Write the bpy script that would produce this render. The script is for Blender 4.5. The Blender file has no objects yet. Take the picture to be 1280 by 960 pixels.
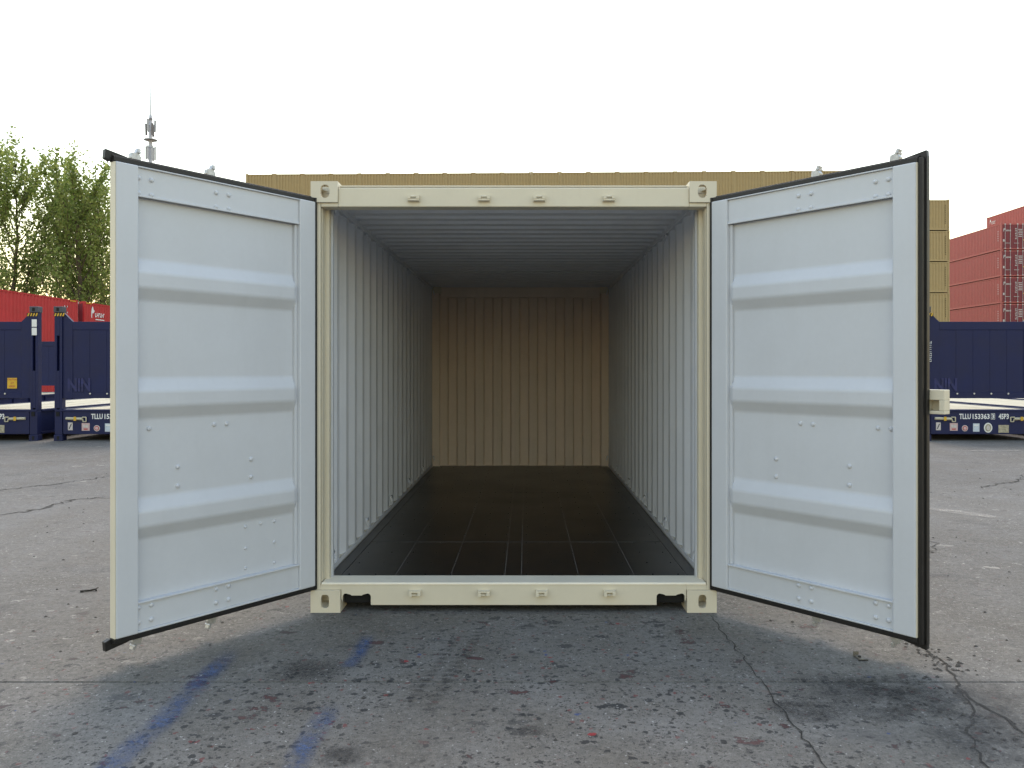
import bpy, bmesh, math, random
from mathutils import Vector, Matrix
R = math.radians
S = bpy.context.scene
COL = S.collection
rng = random.Random(7)

# ------------------------------------------------------------------ camera
cam = bpy.data.cameras.new('camera')
cam.sensor_width = 36.0
cam.lens = 1010.0 / 1280.0 * 36.0
cam.shift_x = -17.5 / 1280.0
cam.shift_y = -19.5 / 1280.0
cam.clip_end = 6000.0
cam.clip_start = 0.05
co = bpy.data.objects.new('camera', cam)
COL.objects.link(co)
co.location = (0.074, -4.85, 1.467)
co.rotation_euler = (R(90), 0, 0)
S.camera = co

# ------------------------------------------------------------------ sky, sun, exposure
SUN_EL, SUN_AZ = 56.0, -3.0          # azimuth measured from +Y (behind the container) towards +X
world = bpy.data.worlds.new('World')
S.world = world
world.use_nodes = True
wn = world.node_tree.nodes
wl = world.node_tree.links
bg = wn['Background']
sky = wn.new('ShaderNodeTexSky')
sky.sky_type = 'NISHITA'
sky.sun_disc = False
sky.sun_elevation = R(SUN_EL)
sky.sun_rotation = R(SUN_AZ)
sky.altitude = 0.0
sky.air_density = 2.0
sky.dust_density = 1.0
sky.ozone_density = 1.0
wl.new(sky.outputs[0], bg.inputs[0])
bg.inputs[1].default_value = 0.15
sun = bpy.data.lights.new('sun', 'SUN')
sun.energy = 0.5
sun.angle = R(30)
sun.color = (1.0, 0.86, 0.68)
so = bpy.data.objects.new('sun', sun)
COL.objects.link(so)
sd = Vector((math.sin(R(SUN_AZ)) * math.cos(R(SUN_EL)), math.cos(R(SUN_AZ)) * math.cos(R(SUN_EL)), math.sin(R(SUN_EL))))
so.rotation_euler = sd.to_track_quat('Z', 'Y').to_euler()
so.location = sd * 80
S.view_settings.view_transform = 'Standard'
S.view_settings.look = 'None'
S.view_settings.gamma = 1.0
S.view_settings.use_curve_mapping = False
S.view_settings.exposure = 1.27
S.view_settings.use_white_balance = True
S.view_settings.white_balance_temperature = 7500
S.view_settings.white_balance_tint = 15.0
S.render.engine = 'CYCLES'
S.cycles.max_bounces = 12
S.cycles.diffuse_bounces = 6
S.cycles.glossy_bounces = 4
S.cycles.transparent_max_bounces = 12
S.cycles.use_denoising = True
S.cycles.sample_clamp_indirect = 8.0


# ------------------------------------------------------------------ material helpers
class NT:
    def __init__(self, name):
        m = bpy.data.materials.new(name)
        m.use_nodes = True
        self.m = m
        self.n = m.node_tree.nodes
        self.l = m.node_tree.links
        self.b = self.n['Principled BSDF']
        self.out = self.n['Material Output']
        self.tc = self.n.new('ShaderNodeTexCoord')

    def link(self, a, b):
        self.l.new(a, b)

    def noise(self, scale, detail=3, rough=0.55, vec=None, dist=0.0):
        t = self.n.new('ShaderNodeTexNoise')
        t.inputs['Scale'].default_value = scale
        t.inputs['Detail'].default_value = detail
        t.inputs['Roughness'].default_value = rough
        t.inputs['Distortion'].default_value = dist
        self.link(vec or self.tc.outputs['Object'], t.inputs['Vector'])
        return t

    def voro(self, scale, vec=None, rand=1.0):
        t = self.n.new('ShaderNodeTexVoronoi')
        t.inputs['Scale'].default_value = scale
        t.inputs['Randomness'].default_value = rand
        self.link(vec or self.tc.outputs['Object'], t.inputs['Vector'])
        return t

    def ramp(self, fac, lo, hi, a=0.0, b=1.0):
        t = self.n.new('ShaderNodeMapRange')
        t.inputs['From Min'].default_value = lo
        t.inputs['From Max'].default_value = hi
        t.inputs['To Min'].default_value = a
        t.inputs['To Max'].default_value = b
        self.link(fac, t.inputs['Value'])
        return t.outputs[0]

    def math(self, op, a, b=None):
        t = self.n.new('ShaderNodeMath')
        t.operation = op
        for i, v in enumerate((a, b)):
            if v is None:
                continue
            if isinstance(v, (int, float)):
                t.inputs[i].default_value = v
            else:
                self.link(v, t.inputs[i])
        return t.outputs[0]

    def mix(self, fac, a, b):
        t = self.n.new('ShaderNodeMix')
        t.data_type = 'RGBA'
        for s, v in ((t.inputs[0], fac), (t.inputs[6], a), (t.inputs[7], b)):
            if isinstance(v, (int, float)):
                s.default_value = v
            elif isinstance(v, tuple):
                s.default_value = v if len(v) == 4 else v + (1.0,)
            else:
                self.link(v, s)
        return t.outputs[2]

    def scalec(self, col, val):
        """colour times a grey value"""
        t = self.n.new('ShaderNodeVectorMath')
        t.operation = 'SCALE'
        if isinstance(col, tuple):
            t.inputs[0].default_value = col[:3]
        else:
            self.link(col, t.inputs[0])
        self.link(val, t.inputs['Scale'])
        return t.outputs[0]

    def mapping(self, scale=(1, 1, 1), rot=(0, 0, 0), src='Object'):
        t = self.n.new('ShaderNodeMapping')
        t.inputs['Scale'].default_value = scale
        t.inputs['Rotation'].default_value = rot
        self.link(self.tc.outputs[src], t.inputs['Vector'])
        return t.outputs[0]

    def warp(self, amount, scale):
        nz = self.noise(scale, 6, 0.72)
        s = self.n.new('ShaderNodeVectorMath')
        s.operation = 'SUBTRACT'
        self.link(nz.outputs['Color'], s.inputs[0])
        s.inputs[1].default_value = (0.5, 0.5, 0.5)
        k = self.n.new('ShaderNodeVectorMath')
        k.operation = 'SCALE'
        self.link(s.outputs[0], k.inputs[0])
        k.inputs['Scale'].default_value = amount
        a = self.n.new('ShaderNodeVectorMath')
        a.operation = 'ADD'
        self.link(k.outputs[0], a.inputs[0])
        self.link(self.tc.outputs['Object'], a.inputs[1])
        return a.outputs[0]

    def bump(self, height, strength=0.2, dist=0.01):
        t = self.n.new('ShaderNodeBump')
        t.inputs['Strength'].default_value = strength
        t.inputs['Distance'].default_value = dist
        self.link(height, t.inputs['Height'])
        self.link(t.outputs[0], self.b.inputs['Normal'])

    def setc(self, col):
        if isinstance(col, tuple):
            self.b.inputs['Base Color'].default_value = col + (1.0,)
        else:
            self.link(col, self.b.inputs['Base Color'])


def paint(name, col, rough=0.45, var=0.05, dirt=0.0, dirtcol=(0.12, 0.09, 0.06), peel=0.12, spec=0.4, metal=0.0):
    t = NT(name)
    n1 = t.noise(2.3, 4)
    n2 = t.noise(38, 2)
    v = t.math('ADD', t.ramp(n1.outputs[0], 0.3, 0.7, 1 - var, 1 + var), t.ramp(n2.outputs[0], 0.3, 0.7, -var * 0.3, var * 0.3))
    c = t.scalec(col, v)
    if dirt > 0:
        st = t.noise(1.0, 4, 0.65, t.mapping((9, 9, 1.2)))
        c = t.mix(t.ramp(st.outputs[0], 0.52, 0.78, 0.0, dirt), c, dirtcol)
        sp = t.noise(55, 3)
        c = t.mix(t.ramp(sp.outputs[0], 0.68, 0.76, 0.0, min(1.0, dirt * 1.2)), c, dirtcol)
    t.setc(c)
    t.link(t.ramp(n1.outputs[0], 0.3, 0.7, rough - 0.06, rough + 0.08), t.b.inputs['Roughness'])
    t.b.inputs['Specular IOR Level'].default_value = spec
    t.b.inputs['Metallic'].default_value = metal
    if peel:
        nb = t.noise(160, 2)
        nb2 = t.noise(5, 2)
        t.bump(t.math('ADD', t.math('MULTIPLY', nb.outputs[0], 0.15), nb2.outputs[0]), peel, 0.006)
    return t.m


def plain(name, col, rough=0.6, metal=0.0, var=0.12, scale=20, spec=0.4):
    t = NT(name)
    n1 = t.noise(scale, 3)
    t.setc(t.scalec(col, t.ramp(n1.outputs[0], 0.3, 0.7, 1 - var, 1 + var)))
    t.b.inputs['Roughness'].default_value = rough
    t.b.inputs['Metallic'].default_value = metal
    t.b.inputs['Specular IOR Level'].default_value = spec
    return t.m


M = {}
M['cream'] = paint('cream_paint', (0.645, 0.585, 0.46), 0.42, 0.03, 0.06, (0.30, 0.24, 0.15))
M['grey'] = paint('light_grey_paint', (0.555, 0.575, 0.605), 0.42, 0.03, 0.05, (0.30, 0.28, 0.25), peel=0.18)
M['inside'] = paint('inside_grey_paint', (0.70, 0.72, 0.755), 0.5, 0.04, 0.08, (0.22, 0.19, 0.15), peel=0.15)
M['inside_end_warmlit'] = paint('inside_end_warm_light_paint', (0.76, 0.645, 0.545), 0.5, 0.04, 0.10, (0.22, 0.17, 0.12), peel=0.15)  # same paint as the walls; warm bounced light put into the colour
M['rubber'] = plain('black_rubber', (0.012, 0.011, 0.011), 0.45, 0, 0.2)
M['zinc'] = plain('galvanised_steel', (0.48, 0.48, 0.48), 0.42, 0.5, 0.2, 60)
M['navy'] = paint('navy_paint', (0.010, 0.015, 0.062), 0.5, 0.12, 0.10, (0.04, 0.04, 0.05), spec=0.25)
M['navy_dark'] = paint('dark_navy_metal', (0.010, 0.013, 0.035), 0.55, 0.15, 0.15, (0.05, 0.05, 0.05))
M['slate'] = paint('slate_metal', (0.055, 0.058, 0.075), 0.5, 0.12, 0.2, (0.03, 0.03, 0.03))
M['tan'] = paint('tan_paint', (0.40, 0.287, 0.138), 0.55, 0.06, 0.08, (0.18, 0.13, 0.06))
M['red'] = paint('red_paint', (0.47, 0.030, 0.032), 0.5, 0.08, 0.12, (0.16, 0.03, 0.025))
M['red_faded'] = paint('faded_red_paint', (0.42, 0.098, 0.085), 0.6, 0.08, 0.2, (0.22, 0.09, 0.07))
M['maroon'] = paint('maroon_paint', (0.20, 0.030, 0.038), 0.55, 0.08, 0.15, (0.10, 0.04, 0.04))
M['white'] = plain('white_print', (0.72, 0.72, 0.70), 0.6, 0, 0.06)
M['offwhite'] = plain('worn_white_print', (0.55, 0.50, 0.48), 0.6, 0, 0.15, 30)
M['yellow'] = plain('yellow_print', (0.62, 0.36, 0.03), 0.5, 0, 0.08)
M['black'] = plain('black_print', (0.012, 0.012, 0.012), 0.5, 0, 0.2)
M['redprint'] = plain('red_print', (0.45, 0.07, 0.07), 0.6, 0, 0.1)
M['pink'] = plain('pink_print', (0.55, 0.38, 0.38), 0.6, 0, 0.1)
M['bluemark'] = plain('blue_mark', (0.011, 0.016, 0.085), 0.5, 0, 0.5, 8)
M['paleblue'] = plain('pale_blue_print', (0.50, 0.56, 0.62), 0.6, 0, 0.1)
M['plate'] = plain('metal_plate', (0.35, 0.33, 0.26), 0.45, 0.4, 0.3, 25)
M['darkgap'] = plain('shade_and_steel_black', (0.01, 0.01, 0.01), 0.9, 0, 0.2)  # shade of gaps and holes put into colour; also screws and twist locks
M['mast'] = plain('mast_grey', (0.42, 0.42, 0.43), 0.6, 0.1, 0.1)
M['mast_dark'] = plain('mast_dark_grey', (0.17, 0.155, 0.155), 0.6, 0.1, 0.1)
M['seal'] = plain('seam_sealant', (0.22, 0.20, 0.18), 0.7, 0, 0.6, 45)
M['soil'] = plain('dark_soil', (0.035, 0.032, 0.028), 0.95, 0, 0.5, 60)
M['stone'] = plain('dark_stone', (0.07, 0.065, 0.06), 0.9, 0, 0.4, 30)
M['bracket'] = plain('rusty_steel', (0.17, 0.15, 0.12), 0.7, 0.3, 0.4, 70)
M['bark'] = plain('bark', (0.10, 0.075, 0.05), 0.9, 0, 0.35, 6)


def make_ply():
    t = NT('dark_plywood')
    a = t.noise(1.0, 5, 0.6, t.mapping((60, 2.2, 8)))
    b = t.noise(1.6, 4)
    v = t.math('ADD', t.ramp(a.outputs[0], 0.3, 0.75, 0.55, 1.35), t.ramp(b.outputs[0], 0.35, 0.7, -0.2, 0.35))
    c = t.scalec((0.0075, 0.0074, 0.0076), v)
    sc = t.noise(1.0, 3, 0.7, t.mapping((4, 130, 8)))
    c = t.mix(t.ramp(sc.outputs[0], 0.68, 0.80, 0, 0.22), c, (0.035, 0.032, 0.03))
    t.setc(c)
    t.link(t.ramp(b.outputs[0], 0.35, 0.7, 0.29, 0.35), t.b.inputs['Roughness'])
    t.b.inputs['Specular IOR Level'].default_value = 0.35
    t.bump(a.outputs[0], 0.1, 0.003)
    return t.m


M['ply'] = make_ply()
M['threshold'] = paint('threshold_sky_sheen_paint', (0.82, 0.745, 0.60), 0.5, 0.05, 0.1, (0.4, 0.36, 0.3))  # paler than the cream: sky reflection put into the colour


def make_deck():
    t = NT('pale_timber')
    a = t.noise(1.0, 4, 0.6, t.mapping((8, 0.8, 8)))
    t.setc(t.scalec((0.52, 0.47, 0.34), t.ramp(a.outputs[0], 0.3, 0.75, 0.75, 1.15)))
    t.b.inputs['Roughness'].default_value = 0.7
    return t.m


M['deck'] = make_deck()


def make_leaf(name, c1, c2):
    t = NT(name)
    nz = t.noise(0.9, 3)
    gi = t.n.new('ShaderNodeNewGeometry')
    r = gi.outputs['Random Per Island']
    f = t.math('ADD', t.math('MULTIPLY', r, 0.6), t.math('MULTIPLY', nz.outputs[0], 0.4))
    c = t.mix(t.ramp(f, 0.25, 0.75), c1, c2)
    t.setc(c)
    t.b.inputs['Roughness'].default_value = 0.55
    t.b.inputs['Specular IOR Level'].default_value = 0.25
    tr = t.n.new('ShaderNodeBsdfTranslucent')
    t.link(t.scalec(c, t.ramp(nz.outputs[0], 0, 1, 1.9, 2.2)), tr.inputs[0])
    mx = t.n.new('ShaderNodeMixShader')
    mx.inputs[0].default_value = 0.5
    t.link(t.b.outputs[0], mx.inputs[1])
    t.link(tr.outputs[0], mx.inputs[2])
    t.link(mx.outputs[0], t.out.inputs['Surface'])
    return t.m


M['leaf'] = make_leaf('young_leaf', (0.095, 0.145, 0.032), (0.225, 0.255, 0.080))


def make_ground():
    t = NT('yard_concrete')
    big = t.noise(0.22, 4, 0.6)
    mid = t.noise(1.7, 5, 0.62)
    fin = t.noise(34, 4, 0.7)
    gr = t.noise(170, 2, 0.6)
    v = t.math('ADD', t.ramp(big.outputs[0], 0.3, 0.7, 0.84, 1.14), t.ramp(mid.outputs[0], 0.3, 0.7, -0.16, 0.14))
    v = t.math('ADD', v, t.ramp(fin.outputs[0], 0.3, 0.7, -0.26, 0.22))
    v = t.math('ADD', v, t.ramp(gr.outputs[0], 0.3, 0.7, -0.24, 0.24))
    tint = t.mix(t.ramp(mid.outputs[0], 0.35, 0.65), (0.146, 0.135, 0.118), (0.155, 0.149, 0.139))
    c = t.scalec(tint, v)
    w = t.warp(0.07, 16)
    w2 = t.warp(0.22, 9)
    # zone masks so that the marks gather in patches
    z1 = t.noise(0.9, 3).outputs[0]
    z2 = t.noise(0.55, 3).outputs[0]

    def specks(vec, scale, keep, size, col, zone=None, zlo=0.4, zhi=0.6, amount=0.9):
        vo = t.voro(scale, vec)
        sep = t.n.new('ShaderNodeSeparateColor')
        t.link(vo.outputs['Color'], sep.inputs[0])
        on = t.math('LESS_THAN', sep.outputs[0], keep)
        rad = t.math('MULTIPLY', t.math('ADD', t.math('MULTIPLY', sep.outputs[1], 0.8), 0.2), size)
        m = t.math('MULTIPLY', on, t.ramp(t.math('SUBTRACT', rad, vo.outputs['Distance']), 0.0, 0.03, 0, amount))
        if zone is not None:
            m = t.math('MULTIPLY', m, t.ramp(zone, zlo, zhi))
        return m, col

    mp = t.n.new('ShaderNodeMapping')
    mp.inputs['Scale'].default_value = (0.45, 1.0, 1.0)
    t.link(w2, mp.inputs['Vector'])
    flat = mp.outputs[0]
    # the spot where containers get sprayed: drips and chips gather round it
    dv = t.n.new('ShaderNodeVectorMath')
    dv.operation = 'DISTANCE'
    t.link(t.tc.outputs['Object'], dv.inputs[0])
    dv.inputs[1].default_value = (-0.1, -1.9, 0.0)
    spot = t.ramp(t.math('ADD', dv.outputs['Value'], t.math('MULTIPLY', t.math('SUBTRACT', z2, 0.5), 3.0)), 3.2, 1.2)
    away = t.ramp(spot, 0.0, 1.0, 1.0, 0.25)
    d1 = t.math('MULTIPLY', t.ramp(z1, 0.28, 0.50), t.ramp(spot, 0, 1, 0.30, 1.0))
    d2 = t.math('MULTIPLY', t.ramp(z2, 0.30, 0.50), t.ramp(spot, 0, 1, 0.25, 1.0))
    l1 = t.math('MULTIPLY', t.ramp(z1, 0.66, 0.42), away)
    l2 = t.math('MULTIPLY', t.ramp(z2, 0.62, 0.40), away)
    # scoured, blotchy surface
    b1 = t.noise(13, 6, 0.72, w2)
    c = t.mix(t.ramp(b1.outputs[0], 0.52, 0.66, 0, 0.45), c, (0.075, 0.073, 0.070))
    b2 = t.noise(1.0, 6, 0.75, t.mapping((7, 17, 1), (0, 0, 0.15)))
    c = t.mix(t.math('MULTIPLY', t.ramp(b2.outputs[0], 0.55, 0.68, 0, 0.6), l1), c, (0.30, 0.285, 0.255))
    b3 = t.noise(60, 4, 0.7)
    c = t.mix(t.ramp(b3.outputs[0], 0.60, 0.70, 0, 0.55), c, (0.05, 0.05, 0.05))
    for vec, scale, keep, size, col, zone, am in (
            (w, 46, 0.55, 0.44, (0.034, 0.033, 0.032), d1, 0.85),
            (w, 85, 0.50, 0.46, (0.036, 0.035, 0.034), d2, 0.8),
            (w, 90, 0.30, 0.42, (0.34, 0.33, 0.31), l1, 0.7),
            (w, 24, 0.58, 0.42, (0.028, 0.029, 0.030), d2, 0.9),
            (flat, 12, 0.48, 0.38, (0.028, 0.030, 0.032), d1, 0.9),
            (flat, 5.0, 0.16, 0.22, (0.045, 0.048, 0.052), d2, 0.65),
            (flat, 22, 0.30, 0.34, (0.42, 0.40, 0.36), l2, 0.75),
            (w, 55, 0.30, 0.34, (0.44, 0.42, 0.39), l1, 0.75),
            (flat, 7, 0.14, 0.30, (0.38, 0.36, 0.32), l2, 0.6),
            (w, 60, 0.16, 0.34, (0.46, 0.45, 0.43), d1, 0.8),
            (flat, 12, 0.20, 0.30, (0.12, 0.042, 0.040), d2, 0.6),
            (w, 27, 0.26, 0.34, (0.16, 0.040, 0.040), d1, 0.75),
            (w, 15, 0.05, 0.22, (0.30, 0.025, 0.03), d2, 0.85),
            (w, 17, 0.04, 0.22, (0.030, 0.065, 0.20), d1, 0.85)):
        m, k = specks(vec, scale, keep, size, col, None, 0, 1, am)
        c = t.mix(t.math('MULTIPLY', m, zone), c, k)
    # oil stains and scuffs
    st = t.noise(1.25, 5, 0.62, t.mapping((0.6, 1.3, 1)))
    c = t.mix(t.ramp(st.outputs[0], 0.60, 0.72, 0, 0.5), c, (0.055, 0.055, 0.057))
    rs = t.noise(2.6, 5, 0.7, t.mapping((0.7, 1.5, 1), (0, 0, 0.4)))
    c = t.mix(t.ramp(rs.outputs[0], 0.66, 0.76, 0, 0.45), c, (0.19, 0.065, 0.055))
    sc = t.noise(1.0, 5, 0.75, t.mapping((3.2, 22, 1), (0, 0, 0.35)))
    c = t.mix(t.ramp(sc.outputs[0], 0.66, 0.74, 0, 0.55), c, (0.40, 0.38, 0.34))
    t.setc(c)
    t.link(t.ramp(mid.outputs[0], 0.3, 0.7, 0.70, 0.88), t.b.inputs['Roughness'])
    t.b.inputs['Specular IOR Level'].default_value = 0.3
    h = t.math('ADD', t.math('MULTIPLY', fin.outputs[0], 0.6), t.math('MULTIPLY', gr.outputs[0], 0.5))
    h = t.math('ADD', h, t.math('MULTIPLY', mid.outputs[0], 1.5))
    t.bump(h, 0.8, 0.010)
    return t.m


M['ground'] = make_ground()


def make_faded(name, col, dens=0.55, tread=False):
    """worn paint or rubber on the yard: broken up, with soft edges across the strip"""
    t = NT(name)
    t.setc(col)
    t.b.inputs['Roughness'].default_value = 0.8
    sep = t.n.new('ShaderNodeSeparateXYZ')
    t.link(t.tc.outputs['UV'], sep.inputs[0])
    edge = t.math('SUBTRACT', 1.0, t.math('ABSOLUTE', t.math('SUBTRACT', t.math('MULTIPLY', sep.outputs[0], 2.0), 1.0)))
    ends = t.math('SUBTRACT', 1.0, t.math('ABSOLUTE', t.math('SUBTRACT', t.math('MULTIPLY', sep.outputs[1], 2.0), 1.0)))
    e = t.math('MULTIPLY', t.ramp(edge, 0.0, 0.75), t.ramp(ends, 0.0, 0.35))
    n1 = t.noise(7, 4, 0.65)
    n2 = t.noise(70, 3, 0.6)
    a = t.math('MULTIPLY', e, t.ramp(n1.outputs[0], 0.25, 0.65))
    a = t.math('MULTIPLY', a, t.ramp(n2.outputs[0], 0.34, 0.60, 0.25, 1.0))
    if tread:
        wv = t.n.new('ShaderNodeTexWave')
        wv.bands_direction = 'Y'
        wv.inputs['Scale'].default_value = 5.5
        wv.inputs['Distortion'].default_value = 5.0
        wv.inputs['Detail'].default_value = 2
        t.link(t.tc.outputs['Object'], wv.inputs['Vector'])
        a = t.math('MULTIPLY', a, t.ramp(wv.outputs[0], 0.35, 0.65))
    a = t.math('MINIMUM', t.math('MULTIPLY', a, dens), 1.0)
    tp = t.n.new('ShaderNodeBsdfTransparent')
    mx = t.n.new('ShaderNodeMixShader')
    t.link(a, mx.inputs[0])
    t.link(tp.outputs[0], mx.inputs[1])
    t.link(t.b.outputs[0], mx.inputs[2])
    t.link(mx.outputs[0], t.out.inputs['Surface'])
    return t.m


M['blue_stripe'] = make_faded('faded_blue_paint', (0.045, 0.090, 0.20), 0.85)
M['tread'] = make_faded('tyre_rubber_mark', (0.022, 0.022, 0.023), 0.75, True)
M['stain'] = make_faded('oil_stain', (0.03, 0.03, 0.031), 0.75)
M['whitemark'] = make_faded('worn_white_paint', (0.44, 0.41, 0.36), 0.75)


# ------------------------------------------------------------------ mesh helpers
class MB:
    def __init__(self):
        self.v, self.f, self.mi = [], [], []

    def add(self, vs, fs, mi=0):
        o = len(self.v)
        self.v += [tuple(p) for p in vs]
        self.f += [tuple(i + o for i in f) for f in fs]
        self.mi += [mi] * len(fs)
        return self

    def box(self, x0, x1, y0, y1, z0, z1, mi=0):
        v = [(x, y, z) for x in (x0, x1) for y in (y0, y1) for z in (z0, z1)]
        f = [(0, 1, 3, 2), (4, 6, 7, 5), (0, 4, 5, 1), (2, 3, 7, 6), (0, 2, 6, 4), (1, 5, 7, 3)]
        return self.add(v, f, mi)

    def prism(self, poly, axis, a, b, mi=0):
        """poly: list of 2-D points; axis the extrusion axis; a, b its limits"""
        n = len(poly)

        def p3(p, t):
            return {'x': (t, p[0], p[1]), 'y': (p[0], t, p[1]), 'z': (p[0], p[1], t)}[axis]
        v = [p3(p, a) for p in poly] + [p3(p, b) for p in poly]
        f = [tuple(range(n)), tuple(range(2 * n - 1, n - 1, -1))]
        f += [(i, (i + 1) % n, n + (i + 1) % n, n + i) for i in range(n)]
        return self.add(v, f, mi)

    def tube(self, p, q, r0, r1=None, n=10, mi=0):
        r1 = r0 if r1 is None else r1
        p, q = Vector(p), Vector(q)
        d = (q - p).normalized()
        a = d.orthogonal().normalized()
        b = d.cross(a)
        v = []
        for c, r in ((p, r0), (q, r1)):
            for i in range(n):
                t = 2 * math.pi * i / n
                v.append(c + a * (r * math.cos(t)) + b * (r * math.sin(t)))
        f = [(i, (i + 1) % n, n + (i + 1) % n, n + i) for i in range(n)]
        f += [tuple(range(n - 1, -1, -1)), tuple(range(n, 2 * n))]
        return self.add(v, f, mi)

    def sheet(self, prof, axis, lo, hi, thick, inner_mi=0, outer_mi=1):
        """corrugated sheet. prof: (t, d) points; axis 'side' -> t=y, d=x, span z; 'end' -> t=x, d=y, span z;
        'roof' -> t=y, d=z, span x; 'panel' -> t=z, d=y, span x"""
        def p3(t, d, s):
            return {'side': (d, t, s), 'end': (t, d, s), 'roof': (s, t, d), 'panel': (s, d, t)}[axis]
        n = len(prof)
        v = []
        for off in (0.0, thick):
            for (t, d) in prof:
                v.append(p3(t, d + off, lo))
                v.append(p3(t, d + off, hi))
        o = 2 * n
        fi = [(2 * i, 2 * i + 2, 2 * i + 3, 2 * i + 1) for i in range(n - 1)]
        fo = [(o + 2 * i, o + 2 * i + 1, o + 2 * i + 3, o + 2 * i + 2) for i in range(n - 1)]
        fe = []
        for i in range(n - 1):
            fe.append((2 * i, o + 2 * i, o + 2 * i + 2, 2 * i + 2))
            fe.append((2 * i + 1, 2 * i + 3, o + 2 * i + 3, o + 2 * i + 1))
        fe += [(0, 1, o + 1, o), (2 * n - 2, o + 2 * n - 2, o + 2 * n - 1, 2 * n - 1)]
        base = len(self.v)
        self.v += v
        for fs, mi in ((fi, inner_mi), (fo, outer_mi), (fe, outer_mi)):
            self.f += [tuple(i + base for i in f) for f in fs]
            self.mi += [mi] * len(fs)
        return self

    def mesh(self, name, mats, smooth=False, weld=False):
        me = bpy.data.meshes.new(name)
        me.from_pydata(self.v, [], self.f)
        if not isinstance(mats, (list, tuple)):
            mats = [mats]
        for m in mats:
            me.materials.append(M[m] if isinstance(m, str) else m)
        if any(self.mi):
            me.polygons.foreach_set('material_index', self.mi)
        bm = bmesh.new()
        bm.from_mesh(me)
        if weld:
            bmesh.ops.remove_doubles(bm, verts=bm.verts, dist=1e-5)
        bmesh.ops.recalc_face_normals(bm, faces=bm.faces)
        bm.to_mesh(me)
        bm.free()
        if smooth:
            me.polygons.foreach_set('use_smooth', [True] * len(me.polygons))
        me.update()
        return me

    def build(self, name, mats, parent=None, smooth=False, bevel=0.0, weld=False):
        o = bpy.data.objects.new(name, self.mesh(name, mats, smooth, weld))
        COL.objects.link(o)
        o.parent = parent
        if bevel:
            b = o.modifiers.new('bevel', 'BEVEL')
            b.width = bevel
            b.segments = 2
            b.limit_method = 'ANGLE'
            b.angle_limit = R(40)
        return o


def put(name, me, parent=None, loc=(0, 0, 0), rot=(0, 0, 0)):
    o = bpy.data.objects.new(name, me)
    COL.objects.link(o)
    o.parent = parent
    o.location = loc
    o.rotation_euler = rot
    return o


def empty(name, loc=(0, 0, 0), rz=0.0):
    o = bpy.data.objects.new(name, None)
    COL.objects.link(o)
    o.location = loc
    o.rotation_euler = (0, 0, rz)
    o.empty_display_size = 0.2
    return o


def tag(o, label=None, cat=None, group=None, kind=None):
    for k, v in (('label', label), ('category', cat), ('group', group), ('kind', kind)):
        if v:
            o[k] = v
    return o


def copy_tree(o, parent=None):
    c = o.copy()
    COL.objects.link(c)
    c.parent = parent
    for ch in o.children:
        copy_tree(ch, c)
    return c


def text_mesh(s, size, mat, xs=1.0, depth=0.0015, align='LEFT', space=1.0, fit=None, bold=0.0):
    cu = bpy.data.curves.new('lettering', 'FONT')
    cu.body = s
    cu.size = size
    cu.extrude = depth
    cu.align_x = align
    cu.offset = bold
    cu.space_character = space
    cu.resolution_u = 2
    o = bpy.data.objects.new('lettering', cu)
    COL.objects.link(o)
    bpy.context.view_layer.update()
    dg = bpy.context.evaluated_depsgraph_get()
    me = bpy.data.meshes.new_from_object(o.evaluated_get(dg))
    bpy.data.objects.remove(o)
    bpy.data.curves.remove(cu)
    me.materials.clear()
    me.materials.append(M[mat])
    if fit:
        x0, x1 = min(v.co.x for v in me.vertices), max(v.co.x for v in me.vertices)
        y0, y1 = min(v.co.y for v in me.vertices), max(v.co.y for v in me.vertices)
        me.transform(Matrix.Diagonal((fit[0] / (x1 - x0), fit[1] / (y1 - y0), 1, 1)) @ Matrix.Translation((-x0, -y0, 0)))
    else:
        me.transform(Matrix.Diagonal((xs, 1, 1, 1)))
    return me


def corr(t0, t1, pitch, flat_a, slope, d_a, d_b, start=0.0):
    """trapezoid profile: flat at d_a, slope, flat at d_b, slope"""
    flat_b = pitch - flat_a - 2 * slope
    pts = [(t0, d_a)]
    t = t0 + start
    while t + pitch <= t1 + 1e-6:
        pts += [(t + flat_a, d_a), (t + flat_a + slope, d_b), (t + flat_a + slope + flat_b, d_b), (t + pitch, d_a)]
        t += pitch
    pts.append((t1, d_a))
    out = [pts[0]]
    for p in pts[1:]:
        if p[0] - out[-1][0] > 1e-5:
            out.append(p)
    return out


# ------------------------------------------------------------------ the yard
JY = (-1.07, 10.27)
prof = [(-260.0, 0.0)]
for y in JY:
    prof += [(y - 0.007, 0.0), (y - 0.004, -0.014), (y + 0.004, -0.014), (y + 0.007, 0.0)]
prof.append((260.0, 0.0))
g = MB()
g.add([p for (y, z) in prof for p in ((-260, y, z), (260, y, z))], [(2 * i, 2 * i + 1, 2 * i + 3, 2 * i + 2) for i in range(len(prof) - 1)])
ground = g.build('ground', 'ground')
tag(ground, kind='structure')


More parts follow.
